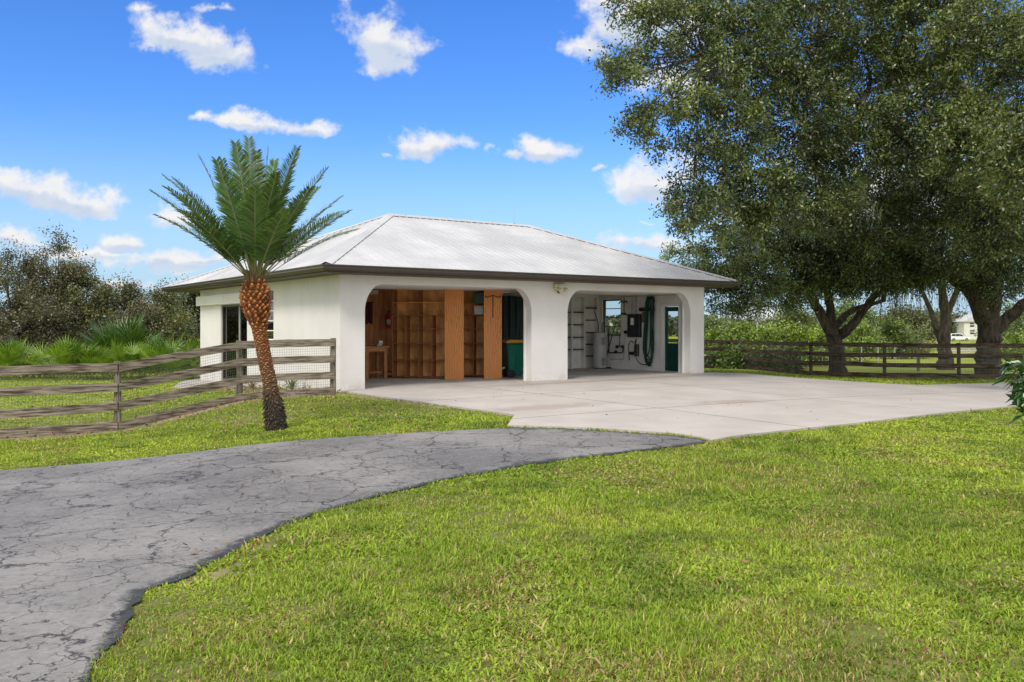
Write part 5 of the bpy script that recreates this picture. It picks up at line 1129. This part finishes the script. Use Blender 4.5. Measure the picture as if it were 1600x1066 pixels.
def scale_(py, az, size, thick, out, upz, tipc, bodyc):
    c, R_ = tpos(py); rad = np.array((math.cos(az), math.sin(az), 0)); tan = np.array((-math.sin(az), math.cos(az), 0)); p = np.array(tuple(c - O)) + rad * R_ * .84
    up = np.array((0, 0, 1.)); d = rad * out + up * upz; k = len(V); hw = size * .5
    bl, brt = p - tan * hw - up * thick * .5, p + tan * hw - up * thick * .5; tl, tr_ = p - tan * hw * .6 + up * thick * .7, p + tan * hw * .6 + up * thick * .7
    e = p + d; f1, f2, f3, f4 = e - tan * hw * .42 - up * thick * .30, e + tan * hw * .42 - up * thick * .30, e + tan * hw * .16 + up * thick * .45, e - tan * hw * .16 + up * thick * .45
    for q in (bl, brt, tr_, tl): V.append(tuple(q)); Cc.append(bodyc)
    for q in (f1, f2, f3, f4): V.append(tuple(q)); Cc.append(tipc)
    Fc.extend([(k, k + 1, k + 5, k + 4), (k + 1, k + 2, k + 6, k + 5), (k + 2, k + 3, k + 7, k + 6), (k + 3, k, k + 4, k + 7)])
    k2 = len(V)
    for q in (f1, f2, f3, f4): V.append(tuple(q)); Cc.append(tipc * 1.45)
    Fc.append((k2, k2 + 1, k2 + 2, k2 + 3))
py = 438.; row = 0
while py < 674:
    R_ = tpos(py)[1]; pine = np.clip((516 - py) / 14, 0, 1)
    size = .088 * pine + .060 * (1 - pine); stepz = 5.4 * pine + 3.0 * (1 - pine); n = max(7, int(2 * math.pi * R_ / (size * 1.02)))
    for k in range(n):
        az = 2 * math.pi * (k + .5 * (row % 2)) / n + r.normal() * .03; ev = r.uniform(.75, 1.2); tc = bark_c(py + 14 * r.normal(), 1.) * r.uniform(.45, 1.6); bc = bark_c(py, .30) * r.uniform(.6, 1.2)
        if py > 612: scale_(py + r.normal() * 2, az, .03 * ev, .02, .015 + .03 * r.random(), .01 * r.normal() - .012, tc * .8, bc)
        else: scale_(py + r.normal() * .7, az, size * ev * r.uniform(.8, 1.15), (.030 * pine + .016 * (1 - pine)), (.050 * pine + .014 * (1 - pine)) * ev, .040 * pine + .006, tc, bc)
    py += stepz; row += 1
link('trunk', npmesh('trunk', np.array(V), np.array(Fc), np.array(Cc)), M_ptrunk, PT)
def frond(az, inc, L, curve, seed, tw=0.):
    r = np.random.default_rng(seed); V, Cc, Fq_ = [], [], []; base = np.array(tuple(tpos(440)[0] - O)) + np.array((math.cos(az), math.sin(az), 0)) * .06
    h = np.array((math.cos(az), math.sin(az), 0.)); N = 46; pts = [base]; a = inc
    for k in range(N):
        f = k / N; a_ = a + curve * f ** 1.6; pts.append(pts[-1] + (h * math.sin(a_) + np.array((0, 0, 1.)) * math.cos(a_)) * L / N)
    pts = np.array(pts); side = np.cross(h, (0, 0, 1.)); side = side * math.cos(tw) + np.array((0, 0, 1)) * math.sin(tw) * .4
    def quad(a, b, c, d, col, col2=None): V.extend([a, b, c, d]); Cc.extend([col, col, col2 if col2 is not None else col] + [col]) 
    rc = np.array((.52, .52, .34)); rb = np.array((.30, .31, .12))
    for k in range(N):
        f = k / N; w0 = .017 * (1 - f) ** .8 + .003; w1 = .017 * (1 - (k + 1) / N) ** .8 + .003; t_ = pts[k + 1] - pts[k]; t_ /= np.linalg.norm(t_); nrm = np.cross(side, t_)
        c = rb * (1 - f) + rc * f
        quad(pts[k] - side * w0, pts[k] + nrm * w0 * .7, pts[k + 1] + nrm * w1 * .7, pts[k + 1] - side * w1, c); quad(pts[k] + nrm * w0 * .7, pts[k] + side * w0, pts[k + 1] + side * w1, pts[k + 1] + nrm * w1 * .7, c); quad(pts[k] + side * w0, pts[k] - side * w0, pts[k + 1] - side * w1, pts[k + 1] + side * w1, c * .8)
    M = 80; ftone = r.uniform(.75, 1.35)
    for j in range(M):
        f = .25 + .75 * j / (M - 1); x = f * N; i = min(int(x), N - 1); p = pts[i] + (pts[i + 1] - pts[i]) * (x - i); t_ = pts[i + 1] - pts[i]; t_ /= np.linalg.norm(t_); nrm = np.cross(side, t_)
        if nrm[2] < 0 and inc > .3: nrm = -nrm
        ll = (.21 + .14 * math.sin(math.pi * min(1, (f - .25) / .75 * .8 + .2))) * (1 - .50 * max(0, f - .6) / .4) * L / 1.9
        for s in (-1, 1):
            fa = .74 + .34 * (1 - f) + r.normal() * .045; lift = .24 + r.normal() * .075
            d = side * s * math.sin(fa) + t_ * math.cos(fa) + nrm * lift; d /= np.linalg.norm(d); l = ll * r.uniform(.85, 1.1)
            wv_ = np.cross(d, nrm + side * s * .5); wv_ /= np.linalg.norm(wv_); w_ = wv_ * (.0088 + .002 * (1 - f))
            g = (np.array((.040, .100, .022)) * (1 - f * .5) + np.array((.12, .19, .036)) * f * .5) * ftone; g = g * r.uniform(.55, 1.5)
            if r.random() < .12: g = np.array((.15, .20, .07))
            droop = np.array((0, 0, -(.08 + .12 * r.random()) * l)); m_ = p + d * l * .55
            V.extend([p - w_ * .6, p + w_ * .6, m_ + w_ , m_ - w_]); Cc.extend([g] * 4); V.extend([m_ - w_, m_ + w_, p + d * l + droop + w_ * .12, p + d * l + droop - w_ * .12]); Cc.extend([g, g, g * 1.3, g * 1.3])
    V = np.array(V); link('frond', npmesh('frond', V, np.arange(len(V)).reshape(-1, 4), np.array(Cc)), M_frond, PT)
k = 0
for ring, (n, inc, L, cv) in enumerate(((4, .10, 2.1, .12), (6, .30, 2.1, .20), (8, .52, 2.0, .28), (9, .72, 1.98, .28), (8, .88, 1.82, .26))):
    for j in range(n):
        az = 2 * math.pi * (j + .37 * ring + .1) / n + random.uniform(-.15, .15); frond(az, inc + random.uniform(-.06, .06), L * random.uniform(.92, 1.04), cv + random.uniform(-.1, .12), 400 + k, random.uniform(-.3, .3)); k += 1
b = BM()
for j in range(26):
    a = j * 2.4; p = np.array(tuple(tpos(444)[0] - O)); h = Vector((math.cos(a), math.sin(a), 0)); q = Vector(p) + h * .11; tube(b, [q, q + h * .03 + Vector((0, 0, .10)), q + h * .07 + Vector((0, 0, .22))], [.022, .018, .010], 5)
obj('leaf_base', b, pm('leaf_base_brown', (.14, .10, .04), .8, .3, 8.), PT)

# ------------------------------------------------------------------ small plants at the side wall, shrub at the right edge
def weed(loc, h, n, label, seed, col, nm='weed', cat='plant', w_=.02, group=None):
    r = np.random.default_rng(seed); t = thing(nm, label, cat, loc, 0, group); V, Cc = [], []
    for k in range(n):
        az = r.random() * 6.28; inc = r.uniform(.1, 1.0); l = h * r.uniform(.5, 1.1); d = np.array((math.cos(az) * math.sin(inc), math.sin(az) * math.sin(inc), math.cos(inc))); s = np.array((-math.sin(az), math.cos(az), 0)) * w_
        m_ = d * l * .5; e = d * l + np.array((math.cos(az), math.sin(az), -.6)) * l * .25; V += [[-s * .5, s * .5, m_ + s, m_ - s], [m_ - s, m_ + s, e + s * .1, e - s * .1]]; Cc += [np.array(col) * r.uniform(.6, 1.3)] * 8
    V = np.array(V).reshape(-1, 3); link('foliage', npmesh('foliage', V, np.arange(len(V)).reshape(-1, 4), np.array(Cc)), M_frond, t)
for k, (a, bb, h, n, lb, cl) in enumerate(((-.35, 2.1, .55, 22, 'spiky grey-green weed against the white wall behind the fence', (.14, .17, .06)), (-.4, 5.0, .38, 16, 'brownish weed right of the palm trunk behind the fence', (.20, .12, .06)), (-.5, 5.9, .34, 18, 'reddish dry weed behind the palm trunk', (.22, .10, .06)), (-.6, 4.3, .30, 14, 'low dry weed beneath the side window', (.20, .15, .08)))):
    x, y = GW(a, bb); weed(gp(x, y), h, n, lb, 500 + k, cl)
def flat_weeds():
    r = np.random.default_rng(8); P = []
    while len(P) < 500:
        a, bb = r.uniform(-1.5, -.15), r.uniform(.3, 7.5); x, y = GW(a, bb)
        P.append((x, y, gh(x, y) + r.uniform(.0, .12)))
    for _ in range(350):
        f = r.random(); i = r.integers(0, 3); p, q = DIRTL[i], DIRTL[i + 1]; x, y = p[0] + (q[0] - p[0]) * f + r.normal() * .25, p[1] + (q[1] - p[1]) * f + r.normal() * .25 + .2; P.append((x, y, gh(x, y) + r.uniform(0, .06)))
    P = np.array(P); n = len(P); c = np.where(r.random((n, 1)) < .5, np.array((.26, .13, .07)), np.array((.13, .15, .04))) * (.5 + r.random((n, 1)))
    V, cl = leaves(P, .09, .03, c, 3); o = link('ground_weeds', npmesh('ground_weeds', V, np.arange(len(V)).reshape(-1, 4), cl), M_moss); props(o, 'dry red and green weeds along the white side wall and fence foot', 'weeds', kind='stuff')
flat_weeds()
def shrub():
    r = np.random.default_rng(17); B = gp(4.50, 6.9); t = thing('leafy_shrub', 'glossy green shrub with long leaves at the right frame edge', 'shrub', B, 0); V, Cc = [], []; b = BM(); Bn = np.array(tuple(B))
    for k in range(60):
        az = r.random() * 6.28; top = np.array((math.cos(az) * r.uniform(.1, .52), math.sin(az) * r.uniform(.1, .5), r.uniform(.95, 1.42))); base = np.array((r.normal() * .06, r.normal() * .06, 0)); P = catmull([base, base * .5 + top * np.array((.35, .35, .55)), top], 6); tube(b, P, list(np.linspace(.012, .004, len(P))), 5)
        for j in range(8, len(P)):
            for _ in range(5):
                p = np.array(tuple(P[j])) + r.normal(size=3) * .01; d = r.normal(size=3) + np.array((math.cos(az), math.sin(az), .15)); d[2] -= .15; d /= np.linalg.norm(d); up = np.array((0, 0, 1.)) + r.normal(size=3) * .4; s = np.cross(d, up); s /= np.linalg.norm(s); l = r.uniform(.09, .15); w_ = l * .17; nn_ = np.cross(s, d)
                g = np.array((.035, .10, .020)) * r.uniform(.6, 1.5); m1 = p + d * l * .4 - nn_ * .006; m2 = p + d * l - np.array((0, 0, .2 * l)); V += [[p, p + d * l * .35 + s * w_ + nn_ * .006, m2, m1], [p, m1, m2, p + d * l * .35 - s * w_ + nn_ * .006]]; Cc += [g] * 8
    obj('stem', b, pm('shrub_stem', (.10, .09, .04), .8, .2), t); V = np.array(V).reshape(-1, 3)
    m = leafmat('glossy_leaf', .28, .15, .6); link('foliage', npmesh('foliage', V, np.arange(len(V)).reshape(-1, 4), np.array(Cc)), m, t)
shrub()

# ------------------------------------------------------------------ far things on the right
def pole():
    x, Y = (1183 - CX) / F * 70, 70; B = gp(x, Y); t = thing('utility_pole', 'tall thin grey utility pole beyond the bushes beside the garage', 'utility pole', B, 0)
    b = BM(); tube(b, [(0, 0, -.3), (0, 0, 6.5)], [.09, .06], 8); obj('pole', b, M_galv, t); b = BM(); box(b, .06, .26, -.1, .1, 3.1, 3.5, bev=.02); obj('meter_box', b, M_galv, t); b = BM(); tube(b, [(-.35, 0, 6.2), (.35, 0, 6.2)], .03, 6); obj('crossarm', b, M_galv, t)
pole()
def pipe_fence(posts, label, h, m, rails, grp, r_=.03, nm='pipe_fence'):
    B = gp(*posts[0]); t = thing(nm, label, 'fence', B, 0, grp); P = [gp(*p) - B for p in posts]
    for p in P: b = BM(); tube(b, [p - Vector((0, 0, .2)), p + Vector((0, 0, h))], r_ * 1.2, 8); obj('post', b, m, t)
    for z in rails: b = BM(); tube(b, [p + Vector((0, 0, z)) for p in P], r_ * .7, 6); obj('rail', b, m, t)
xs = lambda px, Y: ((px - CX) / F * Y, Y)
pipe_fence([xs(1120, 43), xs(1150, 43), xs(1170, 43), xs(1225, 42.5), xs(1243, 42.5), xs(1285, 42), xs(1294, 42)], 'thin grey pipe fence behind the left part of dark board fence', 1.15, M_galv, (1.1, .6), None)
pipe_fence([xs(1318, 44), xs(1346, 44), xs(1372, 44), xs(1398, 44)], 'pale pipe rail fence right of the forked oak trunk', 1.1, M_pale, (1.05,), None)
pipe_fence([xs(1410, 75), xs(1440, 75), xs(1470, 75), xs(1500, 75), xs(1540, 75), xs(1590, 75), xs(1640, 75)], 'distant thin wire fence across the meadow by the car', 1.2, M_fpost, (1.15, .8, .4), None, .04)
x, y = xs(1435, 37.5); b = BM(); z = gh(x, y); tube(b, [(x, y, z - .2), (x, y, z + 1.15)], .07, 10); o = obj('timber_post', b, M_fpost); props(o, 'single weathered timber post in lawn behind the dark fence', 'post')
WR = thing('slatted_rack', 'white slatted feed rack behind the fence by the huge oak', 'rack', gp(*xs(1512, 62)), 0)
b = BM()
for k in range(3): box(b, -1.7, 1.7, -.02, .02, .25 + k * .22, .38 + k * .22, bev=.01)
obj('slat', b, M_pale, WR)
for s in (-1.6, 0, 1.6): b = BM(); prism(b, [(s - .05, 0), (s + .05, 0), (s + .25, .9), (s + .15, .9)], .025, .07); obj('leg', b, M_pale, WR)
WR2 = thing('slatted_rack', 'white slatted feed rack showing right of the huge oak trunk', 'rack', gp(*xs(1572, 62)), 0)
b = BM(); box(b, -1.0, 1.0, -.02, .02, .7, .85, bev=.01); box(b, -1.0, 1.0, -.02, .02, .4, .5, bev=.01); obj('slat', b, M_pale, WR2)
for s in (-.9, .3, .9): b = BM(); box(b, s, s + .1, .025, .09, 0, .9); obj('leg', b, M_pale, WR2)
def suv():
    Y = 190; x = (1497 - CX) / F * Y; B = gp(x, Y); t = thing('parked_car', 'white parked car seen between the oak trunks in the meadow', 'car', B, 0)
    L, Wd = 4.6, 1.85; low = [(-2.3, .45), (-2.28, .95), (-2.15, 1.08), (-1.0, 1.08), (1.0, 1.06), (1.35, 1.02), (2.2, .88), (2.3, .7), (2.3, .42), (1.9, .32), (-1.9, .32)]
    b = BM(); prism(b, low, -Wd / 2, Wd / 2); bmesh.ops.bevel(b, geom=b.edges[:], offset=.07, segments=2, affect='EDGES'); body = obj('body', b, M_car, t, True)
    b = BM(); cab = [(-2.15, 1.07), (-1.95, 1.62), (-1.6, 1.70), (.1, 1.70), (.45, 1.62), (1.25, 1.05)]; prism(b, cab, -Wd / 2 + .12, Wd / 2 - .12); bmesh.ops.bevel(b, geom=b.edges[:], offset=.05, segments=2, affect='EDGES'); obj('cabin', b, M_car, t, True)
    for s in (-1, 1):
        for w_ in ([(-1.85, 1.15), (-1.75, 1.55), (-.95, 1.58), (-.95, 1.13)], [(-.88, 1.13), (-.88, 1.58), (-.05, 1.58), (-.05, 1.12)], [(.02, 1.12), (.02, 1.58), (.2, 1.56), (.85, 1.12)]):
            b = BM(); y0_ = s * (Wd / 2 - .115); prism(b, w_, min(y0_, y0_ + s * .02), max(y0_, y0_ + s * .02)); obj('side_window', b, M_cglass, t)
        for wx in (-1.42, 1.42): b = BM(); tube(b, [(wx, s * (Wd / 2 - .2), .34), (wx, s * (Wd / 2 + .01), .34)], .34, 20); wh = obj('wheel', b, M_dark, t); b = BM(); tube(b, [(wx, s * (Wd / 2 - .1), .34), (wx, s * (Wd / 2 + .02), .34)], .2, 12); obj('rim', b, M_steel, wh)
        b = BM(); box(b, 2.1, 2.31, s * .72 - .14, s * .72 + .14, .72, .84); obj('headlight', b, M_trim, t)
    b = BM(); A = [b.verts.new(v) for v in ((.50, -.72, 1.63), (1.24, -.76, 1.10), (1.24, .76, 1.10), (.50, .72, 1.63))]; b.faces.new(A); r_ = bmesh.ops.extrude_face_region(b, geom=b.faces[:]); bmesh.ops.translate(b, vec=(.03, 0, .03), verts=[v for v in r_['geom'] if isinstance(v, bmesh.types.BMVert)]); obj('windscreen', b, M_cglass, t)
suv()
def house():
    Y = 215; x = (1548 - CX) / F * Y; B = gp(x, Y); t = thing('pale_house', 'pale grey-pink two-storey house behind the huge oak trunk', 'house', B, R(-8))
    b = BM(); box(b, -6.2, 6.2, 0, 8, -.3, 4.4); obj('wall', b, M_pale, t)
    b = BM(); prism(b, [(-6.8, 4.4), (6.8, 4.4), (0, 7.4)], -.5, 8.5); obj('roof', b, M_tin, t)
    for (x0, z0) in ((-4.8, 3.1), (-4.8, 1.3), (-1.6, 3.1), (2.2, 3.1), (3.9, 1.3), (-1.6, 1.3)):
        b = BM(); box(b, x0, x0 + .95, -.06, -.002, z0, z0 + 1.0); w_ = obj('window', b, M_cglass, t); b = BM(); box(b, x0 - .1, x0 + 1.05, -.1, -.062, z0 + .44, z0 + .56); obj('glazing_bar', b, M_trim, w_)
    b = BM(); box(b, .6, 1.6, -.06, -.002, 0, 2.1); obj('door', b, M_br, t)
house()
# far left: sandy heap and red-brown pen beyond the garage corner
def left_far():
    Y = 75; x = (284 - CX) / F * Y; B = gp(x, Y); r = np.random.default_rng(3); V, Fc = [], []; n = 24
    for j in range(8):
        for i in range(n):
            a = 2 * math.pi * i / n; rr_ = 2.4 * (1 - j / 7.5); V.append((math.cos(a) * rr_ * (1 + .1 * r.normal()) , math.sin(a) * rr_, .95 * (1 - (1 - j / 7) ** 2) + .03 * r.normal() - .1))
    for j in range(7):
        for i in range(n): Fc.append((j * n + i, j * n + (i + 1) % n, (j + 1) * n + (i + 1) % n, (j + 1) * n + i))
    o = link('sand_heap', npmesh('sand_heap', np.array(V), np.array(Fc), smooth=True), M_sand); o.location = B; props(o, 'tan heap of sand far behind the left corner of the garage', 'sand heap')
    pipe_fence([xs(262, 66), xs(276, 66), xs(290, 66), xs(304, 66), xs(318, 66)], 'red-brown wooden pen fence in front of the sand heap', 1.3, M_rust, (1.25, .85, .45), None, .07, 'pen_fence')
left_far()
print('objects', len(bpy.data.objects))
